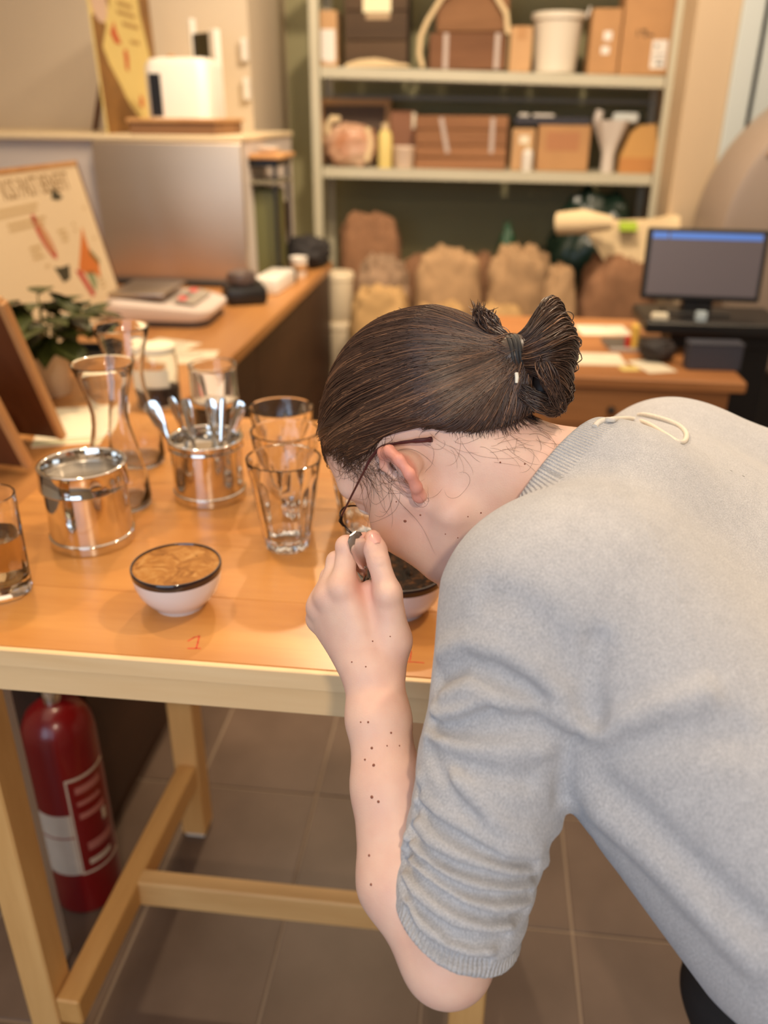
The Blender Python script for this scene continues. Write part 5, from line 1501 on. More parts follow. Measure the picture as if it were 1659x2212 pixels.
FOLDS = [
    (-0.0055, 0.0120, [(0.0177, 0.5156, 1.1886), (0.036, 0.505, 1.1907), (0.0572, 0.4937, 1.1822), (0.0709, 0.486, 1.1672), (0.0783, 0.4811, 1.1556)]),
    (-0.0085, 0.0100, [(-0.0143, 0.5171, 1.1123), (0.0053, 0.5039, 1.1397), (0.0274, 0.4902, 1.1427), (0.0491, 0.4812, 1.1354), (0.0578, 0.4782, 1.1294)]),
    (0.0068, 0.0100, [(-0.0138, 0.5274, 1.1305), (0.0046, 0.5097, 1.151), (0.0266, 0.4955, 1.1564), (0.0506, 0.4846, 1.1498), (0.0674, 0.4782, 1.1363)]),
    (0.0072, 0.0080, [(-0.01, 0.5058, 1.1074), (0.0063, 0.495, 1.1237), (0.0318, 0.4821, 1.125), (0.0566, 0.4774, 1.1247), (0.0728, 0.4744, 1.123), (0.0866, 0.4687, 1.1108)]),
    (-0.0206, 0.0050, [(-0.0178, 0.5038, 1.0821), (-0.0128, 0.4955, 1.0846), (0.0012, 0.4861, 1.0961), (0.0239, 0.4808, 1.115)]),
    (-0.0064, 0.0100, [(-0.0017, 0.4834, 1.0877), (0.0246, 0.4761, 1.1039), (0.0543, 0.4749, 1.1122), (0.0753, 0.4724, 1.1122)]),
    (0.0064, 0.0080, [(-0.0207, 0.4994, 1.0712), (-0.0086, 0.4846, 1.0795), (0.0255, 0.4702, 1.0905), (0.0591, 0.4709, 1.0914)]),
    (-0.0055, 0.0070, [(-0.0196, 0.4944, 1.0693), (-0.008, 0.4786, 1.0725), (0.0132, 0.4648, 1.0742), (0.0351, 0.4602, 1.0719), (0.0521, 0.4624, 1.0696)]),
    (-0.0060, 0.0060, [(-0.0189, 0.487, 1.0638), (-0.0034, 0.4657, 1.0579), (0.0094, 0.4553, 1.049), (0.0167, 0.4518, 1.0444)]),
    (0.0060, 0.0080, [(0.0022, 0.4637, 1.0622), (0.0231, 0.4522, 1.0493), (0.0391, 0.4495, 1.0357), (0.0568, 0.4549, 1.0278), (0.0794, 0.4812, 1.0078)]),
    (-0.0138, 0.0050, [(-0.0252, 0.4834, 1.0329), (-0.0248, 0.4775, 1.0237), (-0.0103, 0.4581, 1.0255), (0.0078, 0.4474, 1.0248), (0.0256, 0.4423, 1.0183), (0.0434, 0.4438, 1.0108), (0.0617, 0.4535, 1.0)]),
    (-0.0190, 0.0045, [(-0.0271, 0.477, 1.0159), (-0.0284, 0.4709, 1.0037), (-0.0154, 0.451, 1.0034), (0.0047, 0.4394, 1.0043), (0.0266, 0.4365, 1.0022), (0.0445, 0.4397, 0.9948), (0.063, 0.4527, 0.9839), (0.0703, 0.4646, 0.9785)]),
    (-0.0155, 0.0040, [(-0.029, 0.4702, 1.001), (-0.0316, 0.466, 0.9872), (-0.0172, 0.4469, 0.9928), (0.001, 0.435, 0.9918), (0.0188, 0.4308, 0.9883), (0.0409, 0.4346, 0.9831), (0.0622, 0.4503, 0.9713)]),
    (-0.0190, 0.0045, [(-0.0321, 0.467, 0.987), (-0.035, 0.4662, 0.9751), (-0.0213, 0.4449, 0.9819), (-0.0029, 0.432, 0.9813), (0.0152, 0.4261, 0.9761), (0.033, 0.4271, 0.9697), (0.0512, 0.4365, 0.9623), (0.0596, 0.4457, 0.9587)]),
    (-0.0155, 0.0040, [(-0.0332, 0.4524, 0.9651), (-0.0248, 0.4385, 0.9638), (-0.0062, 0.4246, 0.9621), (0.0117, 0.42, 0.9603), (0.0294, 0.4218, 0.9568), (0.0443, 0.4285, 0.9519)]),
    (-0.0121, 0.0035, [(0.0032, 0.4189, 0.9555), (0.021, 0.4179, 0.9516), (0.0342, 0.4219, 0.95), (0.0462, 0.4294, 0.9486)]),
    (-0.0155, 0.0040, [(-0.0288, 0.4376, 0.9539), (-0.0187, 0.4238, 0.9466), (-0.0005, 0.4147, 0.9433), (0.0173, 0.4129, 0.9391), (0.0317, 0.4167, 0.9363)]),
    (0.0085, 0.0090, [(0.0432, 0.4464, 1.0195), (0.0609, 0.455, 1.0111)]),
    (-0.0128, 0.0090, [(0.0914, 0.4867, 1.1743), (0.0894, 0.4774, 1.1505), (0.0925, 0.4689, 1.1259)]),
    (0.0064, 0.0100, [(0.0994, 0.4634, 1.1174), (0.113, 0.4616, 1.1304), (0.1354, 0.4621, 1.1439), (0.1617, 0.467, 1.1541)]),
    (-0.0052, 0.0140, [(0.101, 0.459, 1.0991), (0.1169, 0.455, 1.1165), (0.1418, 0.4523, 1.1294), (0.1817, 0.4506, 1.1351)]),
    (-0.0075, 0.0120, [(0.1029, 0.4565, 1.0807), (0.124, 0.4422, 1.0718), (0.1536, 0.4223, 1.054), (0.1952, 0.3953, 1.0317)]),
    (0.0085, 0.0140, [(0.1065, 0.4566, 1.0508), (0.1363, 0.4333, 1.0396), (0.1655, 0.4126, 1.0234), (0.1988, 0.3895, 1.0045)]),
    (-0.0080, 0.0060, [(0.08, 0.4728, 1.0448), (0.0791, 0.4703, 1.0757), (0.079, 0.4702, 1.0992), (0.0853, 0.4689, 1.1085)]),
    (0.0050, 0.0080, [(0.0675, 0.4741, 1.1154), (0.0787, 0.4716, 1.1125), (0.0857, 0.4704, 1.1203)]),
]
FOLDS += [(-a * 0.55, s_ * 1.25, [tuple(np.array(q) - ARMAX * 0.0085) for q in pts]) for a, s_, pts in FOLDS if a < -0.005 and s_ < 0.0056]

def sweater_ops(detail=True):
    o = []
    U = lambda k, fn: o.append(('u', k, fn))
    LS = V3(0.0922, 0.5862, 1.1393)
    LE = V3(0.2824, 0.4792, 0.9821)
    RS = V3(0.235, 0.945, 1.105)
    U(0, rcone(LS, LE, 0.100, 0.122))
    U(0.10, rcone(RS, RS + TD * 0.45, 0.085, 0.115))
    U(0.10, rcone(NB + V3(0.09, -0.02, -0.075), V3(0.50, 0.60, 0.91), 0.090, 0.118))
    U(0.09, rcone(V3(0.25, 0.79, 1.085), V3(0.47, 0.66, 0.96), 0.100, 0.115))
    U(0.04, rcone(NB + V3(0.03, 0.0, -0.02), SH2 + V3(0.03, 0.01, 0.0), 0.066, 0.066))
    U(0.06, rcone(NB + V3(0.03, 0.0, -0.02), RS, 0.066, 0.065))
    U(0.03, rcone(NB - NAX * 0.01, NB + NAX * 0.070, 0.066, 0.064))
    U(0.06, rcone(RS + V3(0, 0, -0.012), RS + V3(0.16, -0.03, -0.032), 0.083, 0.100))
    U(0.05, rcone(RS, V3(0.45, 0.92, 0.93), 0.062, 0.056))
    U(0.05, rcone(V3(0.45, 0.92, 0.93), V3(0.62, 0.78, 0.86), 0.055, 0.046))
    # sleeve
    U(0.022, rcone(SH2, SH * 0.52 + EL * 0.48, 0.084, 0.0575))
    U(0.012, rcone(SH * 0.52 + EL * 0.48, SH * 0.05 + EL * 0.95, 0.0575, 0.0520))
    def folds(p, d):
        near = np.abs(d) < 0.03
        if not near.any():
            return d
        q = p[near]
        x = np.zeros(len(q))
        r = q - SH
        u = r @ ARMAX
        a1, a2 = r @ AE1, r @ AE2
        rad = np.hypot(a1, a2)
        th = np.arctan2(a2, a1)
        on = np.clip((0.115 - rad) / 0.03, 0, 1) * np.clip((u + 0.02) / 0.05, 0, 1)
        # stacked rolls of the pushed-up sleeve
        ramp = np.clip((u - 0.165) / 0.06, 0, 1)
        nz = hashnoise(q, 26, 1) * 0.35 + hashnoise(q, 11, 4) * 0.5
        ph = (u + 0.011 * np.cos(th * 1.0 + 0.6) + 0.004 * np.sin(2 * th + 1)) / 0.0225 + nz * 0.55
        roll = np.abs(np.sin(np.pi * ph)) ** 0.55 - 0.62
        front = np.clip(0.5 + 0.9 * (q - (SH + u[:, None] * ARMAX)) @ VIEWN / 0.05, 0, 1)
        x += on * ramp * roll * (0.0050 + 0.002 * hashnoise(q, 17, 9)) * (1 - 0.72 * front)
        # broad soft folds across the upper sleeve
        for amp, sig, pts in FOLDS:
            P_ = np.array(pts)
            c_ = P_.mean(0)
            w = np.linalg.norm(q - c_, axis=1) < np.linalg.norm(P_ - c_, axis=1).max() + 2.6 * sig
            if w.any():
                g = seg_dist(q[w], pts)
                x[w] += amp * np.exp(-(g / sig) ** 2)
        # drape of the trunk
        s = q @ V3(0.33, -0.55, 0.77)
        x += (1 - on) * 0.0016 * hashnoise(q, 16, 3)
        dd = d.copy()
        dd[near] = d[near] - x
        return dd
    o.append(('f', 0, folds))
    # seam ring where the sleeve is set in
    sn = (SH - NB) / np.linalg.norm(SH - NB)
    sc = NB + (SH - NB) * 0.50
    def seam(p, d):
        near = np.abs(d) < 0.01
        q = p[near]
        g = (q - SEAM_C) @ SEAM_N
        lim = np.clip(1.2 - np.linalg.norm(q - SEAM_C, axis=1) / 0.17, 0, 1)
        dd = d.copy()
        dd[near] = d[near] - lim * (0.0012 * np.exp(-(g / 0.004) ** 2) - 0.0018 * np.exp(-((g) / 0.0012) ** 2))
        return dd
    o.append(('f', 0, seam))
    # openings: cuff and neckline, hem
    o.append(('i', 0.004, lambda p: (p - CUFF[0]) @ CN - 0.25 * np.maximum(0, np.linalg.norm(p - (SH * 0.12 + EL * 0.88), axis=1) - 0.12)))
    o.append(('s', 0.004, rcone(SH * 0.2 + EL * 0.8, EL + ARMAX * 0.02, 0.0395, 0.0395)))
    o.append(('s', 0.005, lambda p: np.maximum(-((p - COLLAR_C) @ COLLAR_N), np.linalg.norm(np.cross(p - NB, NAX), axis=1) - 0.098)))
    o.append(('i', 0.006, lambda p: (p - V3(0.53, 0.57, 0.90)) @ TD - 0.03))
    return o
SEAM_C = V3(0.1015, 0.5879, 1.1683)
SEAM_N = V3(0.8663, 0.4524, -0.2117)
SEAM_N /= np.linalg.norm(SEAM_N)

def np_mesh(name, verts, faces, material, smooth=True):
    me = bpy.data.meshes.new(name)
    me.vertices.add(len(verts))
    me.vertices.foreach_set('co', np.asarray(verts, np.float32).ravel())
    k = faces.shape[1]
    me.loops.add(faces.size)
    me.loops.foreach_set('vertex_index', faces.astype(np.int32).ravel())
    me.polygons.add(len(faces))
    me.polygons.foreach_set('loop_start', np.arange(0, faces.size, k, dtype=np.int32))
    me.polygons.foreach_set('use_smooth', np.full(len(faces), smooth))
    me.update()
    me.validate()
    if material is not None:
        me.materials.append(material)
    return me
PO = V3(0.50, 0.55, 0.0)
PERSON = thing('person', 'woman with brown tied hair and grey sweater bending over the table, spoon in hand', 'person', tuple(PO))
def np_obj(name, verts, faces, material, parent=None, smooth=True):
    """Mesh given in world metres, hung under the person (or under one of her parts)."""
    o = bpy.data.objects.new(name, np_mesh(name, verts - PO, faces, material, smooth))
    COL.objects.link(o)
    o.parent = parent or PERSON
    return o
def attr(o, name, data):
    a = o.data.attributes.new(name, 'FLOAT', 'POINT')
    a.data.foreach_set('value', np.asarray(data, np.float32))
def wmb(mb):
    mb.v = [(x - PO[0], y - PO[1], z - PO[2]) for x, y, z in mb.v]
    return mb
def grad(ops, p, e=0.0006):
    g = np.stack([evaluate(ops, p + V3(*(e if i == a else 0 for i in range(3)))) - evaluate(ops, p - V3(*(e if i == a else 0 for i in range(3)))) for a in range(3)], 1)
    return g / np.maximum(np.linalg.norm(g, axis=1, keepdims=True), 1e-9)

# ---- skin
def skin_material():
    M = mat('skin', srgb(234, 196, 176), 0.46, spec=0.35, sss=0.10, bump=0.12, bscale=700)
    nt = M.node_tree
    P = nt.nodes['Principled BSDF']
    at_ = nt.nodes.new('ShaderNodeAttribute')
    at_.attribute_name = 'blush'
    tc = nt.nodes.new('ShaderNodeTexCoord')
    n = nt.nodes.new('ShaderNodeTexNoise')
    n.inputs['Scale'].default_value = 38
    n.inputs['Detail'].default_value = 5
    nt.links.new(tc.outputs['Object'], n.inputs['Vector'])
    r = nt.nodes.new('ShaderNodeValToRGB')
    r.color_ramp.elements[0].position = 0.3
    r.color_ramp.elements[1].position = 0.75
    r.color_ramp.elements[0].color = srgb(229, 186, 168)
    r.color_ramp.elements[1].color = srgb(238, 202, 182)
    nt.links.new(n.outputs['Fac'], r.inputs[0])
    mx = nt.nodes.new('ShaderNodeMix')
    mx.data_type = 'RGBA'
    nt.links.new(at_.outputs['Fac'], mx.inputs['Factor'])
    nt.links.new(r.outputs[0], mx.inputs['A'])
    mx.inputs['B'].default_value = srgb(222, 128, 112)
    nt.links.new(mx.outputs['Result'], P.inputs['Base Color'])
    return M
SKIN = skin_material()
BODY = body_ops()
bv, bf = mesh_field(BODY, (-0.20, 0.34, 0.74), (0.64, 1.06, 1.36), 0.0020)
body_o = np_obj('body', bv, bf, SKIN)
hq = (bv - HT) @ HB
blush = 0.62 * np.clip((np.abs(hq[:, 0]) - 0.0765) / 0.008, 0, 1) * (hq[:, 1] < 0.012) * (hq[:, 1] > -0.05) * (hq[:, 2] < 0.045) * (hq[:, 2] > -0.035)
blush += 0.22 * np.exp(-(np.linalg.norm(hq - V3(0.05, 0.05, -0.02), axis=1) / 0.03) ** 2)
for c, w, s in ((TT, 0.30, 0.016), (IP, 0.25, 0.014), (ID, 0.25, 0.014), (IM, 0.18, 0.013), (MM, 0.18, 0.013), (RM, 0.18, 0.012), ((TM + IM) / 2, 0.30, 0.014), (WR, 0.10, 0.03)):
    blush += w * np.exp(-(np.linalg.norm(bv - c, axis=1) / s) ** 2)
attr(body_o, 'blush', np.clip(blush, 0, 0.8))
# thumb nail
nail_c = V3(-0.0804, 0.6512, 1.1604)
nn = grad(BODY, nail_c[None])[0]
td = (TT - TI) / np.linalg.norm(TT - TI)
td = td - nn * (td @ nn); td /= np.linalg.norm(td)
ts = np.cross(td, nn)
NM = Matrix((Vector(ts), Vector(td), Vector(nn))).transposed().to_4x4()
NM.translation = Vector(nail_c - nn * 0.0008)
nb_ = MB()
v, f = [], []
for j in range(9):
    w = -1 + 2 * j / 8
    for i in range(9):
        u = -1 + 2 * i / 8
        sx = 0.0052 * (1 - 0.12 * max(0, -w)) * (1 - 0.25 * abs(w) ** 4)
        v.append((u * sx, w * 0.0070 * (1 - 0.10 * u * u), 0.0014 - 0.0022 * u * u - 0.0004 * w * w))
for j in range(8):
    for i in range(8):
        a = j * 9 + i
        f.append((a, a + 1, a + 10, a + 9))
nb_.add(v, f, NM)
wmb(nb_).build('thumbnail', mat('nail', srgb(232, 176, 164), 0.22, coat=0.3), PERSON, 60)
# moles and freckles
MOLES = [((-0.0741, 0.5532, 1.0355), 1.0), ((-0.0692, 0.5397, 1.0198), 1.3), ((-0.0662, 0.5285, 1.0117), 1.4), ((-0.0743, 0.534, 1.0118), .9), ((-0.0541, 0.5503, 1.0286), 1.0), ((-0.0565, 0.5415, 1.0221), .7), ((-0.0464, 0.5453, 1.0199), .7), ((-0.0654, 0.5102, 0.9945), 1.5), ((-0.0596, 0.5071, 0.9932), 1.2),
         ((-0.064, 0.4822, 0.9595), 1.1), ((-0.0603, 0.4651, 0.9469), 1.1), ((-0.0806, 0.5546, 1.0337), .8), ((-0.044, 0.6964, 1.1629), .9), ((0.0116, 0.6867, 1.1733), .8), ((0.0001, 0.6833, 1.1705), .6), ((-0.0197, 0.684, 1.151), .6), ((-0.0081, 0.6833, 1.1483), .6), ((0.0259, 0.6933, 1.2208), .9), ((0.0473, 0.691, 1.2215), .9),
         ((-0.0582, 0.6973, 1.1553), 1.6), ((-0.0664, 0.6939, 1.1764), .7), ((-0.0766, 0.6032, 1.0833), .7), ((-0.0805, 0.5864, 1.068), .7), ((-0.0933, 0.5904, 1.0688), .7), ((-0.0616, 0.6064, 1.0873), .6)]
mb = MB()
mp_c = np.array([m_[0] for m_ in MOLES])
mg = grad(BODY, mp_c)
for (c, r), g in zip(MOLES, mg):
    q = Vector(tuple(g)).to_track_quat('Z', 'Y').to_matrix().to_4x4()
    q.translation = Vector(c)
    R_ = r * 0.0010
    mb.lathe([(R_, -0.0003), (R_ * 0.8, 0.00022), (0, 0.0004)], 10, M=q)
wmb(mb).build('moles', mat('mole_brown', srgb(140, 84, 64), 0.6), PERSON, 60)['kind'] = 'stuff'
# eyes, brows
for s in (1, -1):
    c = hd_(s * 0.031, 0.0815, 0.018)
    e = MB()
    q = Matrix((Vector(tuple(HB[:, 0])), Vector(tuple(-HB[:, 2])), Vector(tuple(HB[:, 1])))).transposed().to_4x4()
    q.translation = Vector(tuple(c))
    e.lathe([(0.0115 * math.cos(a), 0.0115 * math.sin(a)) for a in [-math.pi / 2 + math.pi * i / 12 for i in range(13)]], 20, M=q)
    eo = wmb(e).build('eye', mat('eye_white', srgb(236, 230, 224), 0.15), PERSON, 60)
    i_ = MB().lathe([(0.0056, 0.0102), (0.0045, 0.0109), (0.0, 0.0119)], 20, M=q)
    wmb(i_).build('iris', mat('iris_dark', srgb(62, 44, 30), 0.1), eo, 60)

# ---- sweater
def knit_material():
    M = bpy.data.materials.new('grey_knit')
    M.use_nodes = True
    nt = M.node_tree
    P = nt.nodes['Principled BSDF']
    P.inputs['Roughness'].default_value = 0.92
    P.inputs['Specular IOR Level'].default_value = 0.12
    P.inputs['Sheen Weight'].default_value = 0.25
    P.inputs['Sheen Roughness'].default_value = 0.5
    tc = nt.nodes.new('ShaderNodeTexCoord')
    mp = nt.nodes.new('ShaderNodeMapping')
    mp.inputs['Rotation'].default_value = (0.5, 0.6, 0.9)
    mp.inputs['Scale'].default_value = (1.0, 1.0, 0.35)
    nt.links.new(tc.outputs['Object'], mp.inputs[0])
    n = nt.nodes.new('ShaderNodeTexNoise')
    n.inputs['Scale'].default_value = 900
    n.inputs['Detail'].default_value = 3
    nt.links.new(mp.outputs[0], n.inputs['Vector'])
    n2 = nt.nodes.new('ShaderNodeTexNoise')
    n2.inputs['Scale'].default_value = 90
    n2.inputs['Detail'].default_value = 4
    nt.links.new(mp.outputs[0], n2.inputs['Vector'])
    ad = nt.nodes.new('ShaderNodeMath')
    ad.operation = 'MULTIPLY_ADD'
    ad.inputs[1].default_value = 0.22
    nt.links.new(n2.outputs['Fac'], ad.inputs[0])
    nt.links.new(n.outputs['Fac'], ad.inputs[2])
    r = nt.nodes.new('ShaderNodeValToRGB')
    r.color_ramp.elements[0].position = 0.44
    r.color_ramp.elements[1].position = 0.92
    r.color_ramp.elements[0].color = srgb(166, 167, 172)
    r.color_ramp.elements[1].color = srgb(206, 206, 209)
    nt.links.new(ad.outputs[0], r.inputs[0])
    nt.links.new(r.outputs[0], P.inputs['Base Color'])
    ph = nt.nodes.new('ShaderNodeAttribute')
    ph.attribute_name = 'rib_phase'
    mk = nt.nodes.new('ShaderNodeAttribute')
    mk.attribute_name = 'rib_mask'
    sn = nt.nodes.new('ShaderNodeMath')
    sn.operation = 'SINE'
    nt.links.new(ph.outputs['Fac'], sn.inputs[0])
    ml = nt.nodes.new('ShaderNodeMath')
    ml.operation = 'MULTIPLY'
    nt.links.new(sn.outputs[0], ml.inputs[0])
    nt.links.new(mk.outputs['Fac'], ml.inputs[1])
    sm = nt.nodes.new('ShaderNodeMath')
    sm.operation = 'MULTIPLY_ADD'
    sm.inputs[1].default_value = 0.9
    nt.links.new(ml.outputs[0], sm.inputs[0])
    nt.links.new(n.outputs['Fac'], sm.inputs[2])
    b = nt.nodes.new('ShaderNodeBump')
    b.inputs['Strength'].default_value = 0.55
    b.inputs['Distance'].default_value = 0.0011
    nt.links.new(sm.outputs[0], b.inputs['Height'])
    nt.links.new(b.outputs[0], P.inputs['Normal'])
    return M
KNIT = knit_material()
SWEAT = sweater_ops()
sv, sf = mesh_field(SWEAT, (-0.10, 0.28, 0.60), (0.82, 1.12, 1.34), 0.0024)
sw = np_obj('sweater', sv, sf, KNIT)
dc = -((sv - COLLAR_C) @ COLLAR_N)
rc_ = np.linalg.norm(np.cross(sv - COLLAR_C, COLLAR_N), axis=1)
c1 = np.cross(COLLAR_N, V3(0.1004, -0.8961, 0.4322)); c1 /= np.linalg.norm(c1)
c2 = np.cross(COLLAR_N, c1)
m1 = np.clip((0.027 - dc) / 0.003, 0, 1) * (rc_ < 0.105) * (np.linalg.norm(sv - COLLAR_C, axis=1) < 0.12)
ph1 = np.arctan2((sv - COLLAR_C) @ c1, (sv - COLLAR_C) @ c2) * 130
CC = (CUFF[0] + CUFF[1]) / 2
dq = -((sv - CUFF[0]) @ CN)
m2 = np.clip((0.016 - dq) / 0.003, 0, 1) * (np.linalg.norm(sv - CC, axis=1) < 0.10)
ph2 = np.arctan2((sv - CC) @ AE1, (sv - CC) @ AE2) * 90
attr(sw, 'rib_mask', np.maximum(m1, m2))
attr(sw, 'rib_phase', np.where(m1 >= m2, ph1, ph2))
# thin cord hanging at the back of the collar
CORD = mat('pale_cord', srgb(226, 218, 206), 0.8, var=0.15, vscale=500)
cp = [(0.1065, 0.7107, 1.2519), (0.1099, 0.7171, 1.2533), (0.1165, 0.7252, 1.2534), (0.1289, 0.7368, 1.2508), (0.1758, 0.9107, 1.1933), (0.1863, 0.8734, 1.2009), (0.1823, 0.7717, 1.2259), (0.186, 0.7345, 1.2322), (0.2025, 0.7772, 1.2184), (0.2145, 0.8225, 1.2094), (0.2165, 0.8584, 1.2046), (0.2083, 0.8774, 1.2038), (0.1963, 0.8982, 1.2013), (0.1883, 0.9137, 1.1978), (0.1846, 0.9199, 1.1949)]
def smooth_path(pts, n=6):
    pts = [Vector(p) for p in pts]
    out = []
    for i in range(len(pts) - 1):
        p0, p1, p2, p3 = pts[max(i - 1, 0)], pts[i], pts[i + 1], pts[min(i + 2, len(pts) - 1)]
        for k in range(n):
            t = k / n
            out.append(0.5 * ((2 * p1) + (p2 - p0) * t + (2 * p0 - 5 * p1 + 4 * p2 - p3) * t * t + (3 * p1 - p0 - 3 * p2 + p3) * t ** 3))
    out.append(pts[-1])
    return out
wmb(MB().tube(smooth_path(cp), 0.0027, 8)).build('hanging_cord', CORD, PERSON, 60)

# ---- trousers and shoes
def leg_ops():
    o = []
    U = lambda k, fn: o.append(('u', k, fn))
    U(0, rcone((0.50, 0.50, 0.90), (0.56, 0.66, 0.90), 0.118, 0.118))
    U(0.05, rcone((0.50, 0.47, 0.86), (0.50, 0.50, 0.47), 0.094, 0.062))
    U(0.03, rcone((0.50, 0.50, 0.47), (0.53, 0.45, 0.07), 0.062, 0.050))
    U(0.05, rcone((0.555, 0.66, 0.86), (0.388, 0.765, 0.46), 0.094, 0.064))
    U(0.03, rcone((0.388, 0.765, 0.46), (0.47, 0.72, 0.07), 0.064, 0.050))
    o.append(('f', 0, lambda p, d: d - 0.003 * hashnoise(p, 22, 2)))
    o.append(('i', 0.004, lambda p: 0.055 - p[:, 2]))
    return o
lv, lf = mesh_field(leg_ops(), (0.25, 0.30, 0.03), (0.75, 0.90, 1.05), 0.007)
np_obj('trousers', lv, lf, mat('black_trousers', srgb(30, 29, 32), 0.85, var=0.2, vscale=60))
def shoe_ops(x, y):
    o = [('u', 0, rcone((x + 0.03, y, 0.035), (x - 0.15, y + 0.02, 0.030), 0.036, 0.034)), ('u', 0.02, rcone((x, y, 0.04), (x, y, 0.085), 0.036, 0.040)),
         ('i', 0.002, lambda p: -p[:, 2] + 0.0005)]
    return o
for x, y in ((0.535, 0.45), (0.475, 0.72)):
    hv, hf = mesh_field(shoe_ops(x, y), (x - 0.22, y - 0.08, -0.01), (x + 0.1, y + 0.1, 0.14), 0.005)
    np_obj('shoe', hv, hf, mat('black_shoe', srgb(26, 25, 26), 0.5))

# ---- hair
HAIRM = bpy.data.materials.new('brown_hair')
HAIRM.use_nodes = True
nt = HAIRM.node_tree
P = nt.nodes['Principled BSDF']
P.inputs['Roughness'].default_value = 0.40
P.inputs['Specular IOR Level'].default_value = 0.6
ta = nt.nodes.new('ShaderNodeAttribute')
ta.attribute_name = 'tone'
rp = nt.nodes.new('ShaderNodeValToRGB')
rp.color_ramp.elements[0].color = srgb(44, 30, 24)
rp.color_ramp.elements[1].color = srgb(150, 108, 78)
e = rp.color_ramp.elements.new(0.55)
e.color = srgb(78, 54, 42)
nt.links.new(ta.outputs['Fac'], rp.inputs[0])
nt.links.new(rp.outputs[0], P.inputs['Base Color'])
TIE = V3(0.0333, 0.737, 1.306)
GX = [-0.13, -0.104, -0.084, -0.073, -0.060, -0.044, -0.018, 0.013, 0.033, 0.045]
GY = [-0.045, -0.037, -0.026, -0.016, 0.000, 0.023, 0.040, 0.043, 0.047, 0.054]
def hairline(q):
    """Positive outside the hair: below the nape and temple line or in front of the forehead line."""
    g = np.interp(q[:, 1], GX, GY)
    a = g - q[:, 2]
    fr = 0.041 + 0.046 * (1 - (np.abs(q[:, 0]) / 0.066) ** 2) + np.maximum(0, q[:, 2] - 0.088) * 1.3
    b = q[:, 1] - fr
    return np.maximum(a, b)
def hair_base():
    o = []
    U = lambda k, fn: o.append(('u', k, fn))
    U(0, hell((0, -0.015, 0.051), (0.0790, 0.1020, 0.0925)))
    U(0.03, hell((0, 0.044, 0.056), (0.0645, 0.0475, 0.0550)))
    U(0.035, rcone(hd_(0, -0.075, 0.035), TIE - (TIE - hd_(0, -0.075, 0.03)) * 0.10, 0.056, 0.0150))
    U(0.02, rcone(hd_(0.0, -0.072, -0.004), TIE, 0.048, 0.0125))
    # thins out to the skin at the hairline
    o.append(('f', 0, lambda p, d: d + 0.0042 * np.clip((hairline((p - HT) @ HB) + 0.020) / 0.020, 0, 1.5) * (np.linalg.norm(p - TIE, axis=1) > 0.035)))
    return o
HAIR = hair_base()
BUN = [V3(0.0399, 0.7415, 1.3068), V3(0.0587, 0.756, 1.3256), V3(0.0689, 0.7568, 1.3132), V3(0.0673, 0.75, 1.2902), V3(0.0609, 0.741, 1.2731), V3(0.0518, 0.7387, 1.2704)]
def hair_cap_ops():
    o = list(HAIR)
    o.append(('i', 0.003, lambda p: hairline((p - HT) @ HB) * 0.8 + 0.002))
    for a, b, r1, r2 in zip(BUN[:-1], BUN[1:], (0.0095, 0.0125, 0.0125, 0.012, 0.010), (0.0125, 0.0125, 0.012, 0.010, 0.008)):
        o.append(('u', 0.012, rcone(a, b, r1, r2)))
    o.append(('u', 0.006, rcone(TIE, BUN[0], 0.0095, 0.0095)))
    return o
cv_, cf_ = mesh_field(hair_cap_ops(), (-0.20, 0.58, 1.08), (0.16, 0.92, 1.42), 0.0026)
cap = np_obj('hair', cv_, cf_, HAIRM)
attr(cap, 'tone', np.full(len(cv_), 0.18))
RNG = np.random.default_rng(5)
def strands(paths, rad, tone, name='hair_strands', taper0=0.5, taper1=0.35, parent=None):
    """paths (n, m, 3) world points; three-sided tubes, all in one mesh."""
    n, m, _ = paths.shape
    t = np.gradient(paths, axis=1)
    t /= np.maximum(np.linalg.norm(t, axis=2, keepdims=True), 1e-9)
    ref = np.broadcast_to(V3(0.31, 0.52, 0.79), t.shape)
    s = np.cross(t, ref)
    s /= np.maximum(np.linalg.norm(s, axis=2, keepdims=True), 1e-9)
    b = np.cross(t, s)
    u = np.linspace(0, 1, m)
    prof = np.minimum(1, taper0 + u * 6) * np.minimum(1, taper1 + (1 - u) * 6)
    r = np.asarray(rad).reshape(-1, 1) * prof[None]
    V = np.stack([paths + (s * math.cos(a) + b * math.sin(a)) * r[..., None] for a in (0, 2.0944, 4.18879)], 2)
    verts = V.reshape(-1, 3)
    base = (np.arange(n)[:, None] * m + np.arange(m - 1)[None]).reshape(-1) * 3
    F = np.concatenate([np.stack([base + k, base + (k + 1) % 3, base + 3 + (k + 1) % 3, base + 3 + k], 1) for k in range(3)])
    o = np_obj(name, verts, F, HAIRM, parent or cap)
    attr(o, 'tone', np.repeat(np.asarray(tone), m * 3))
    o['kind'] = 'stuff'
    return o
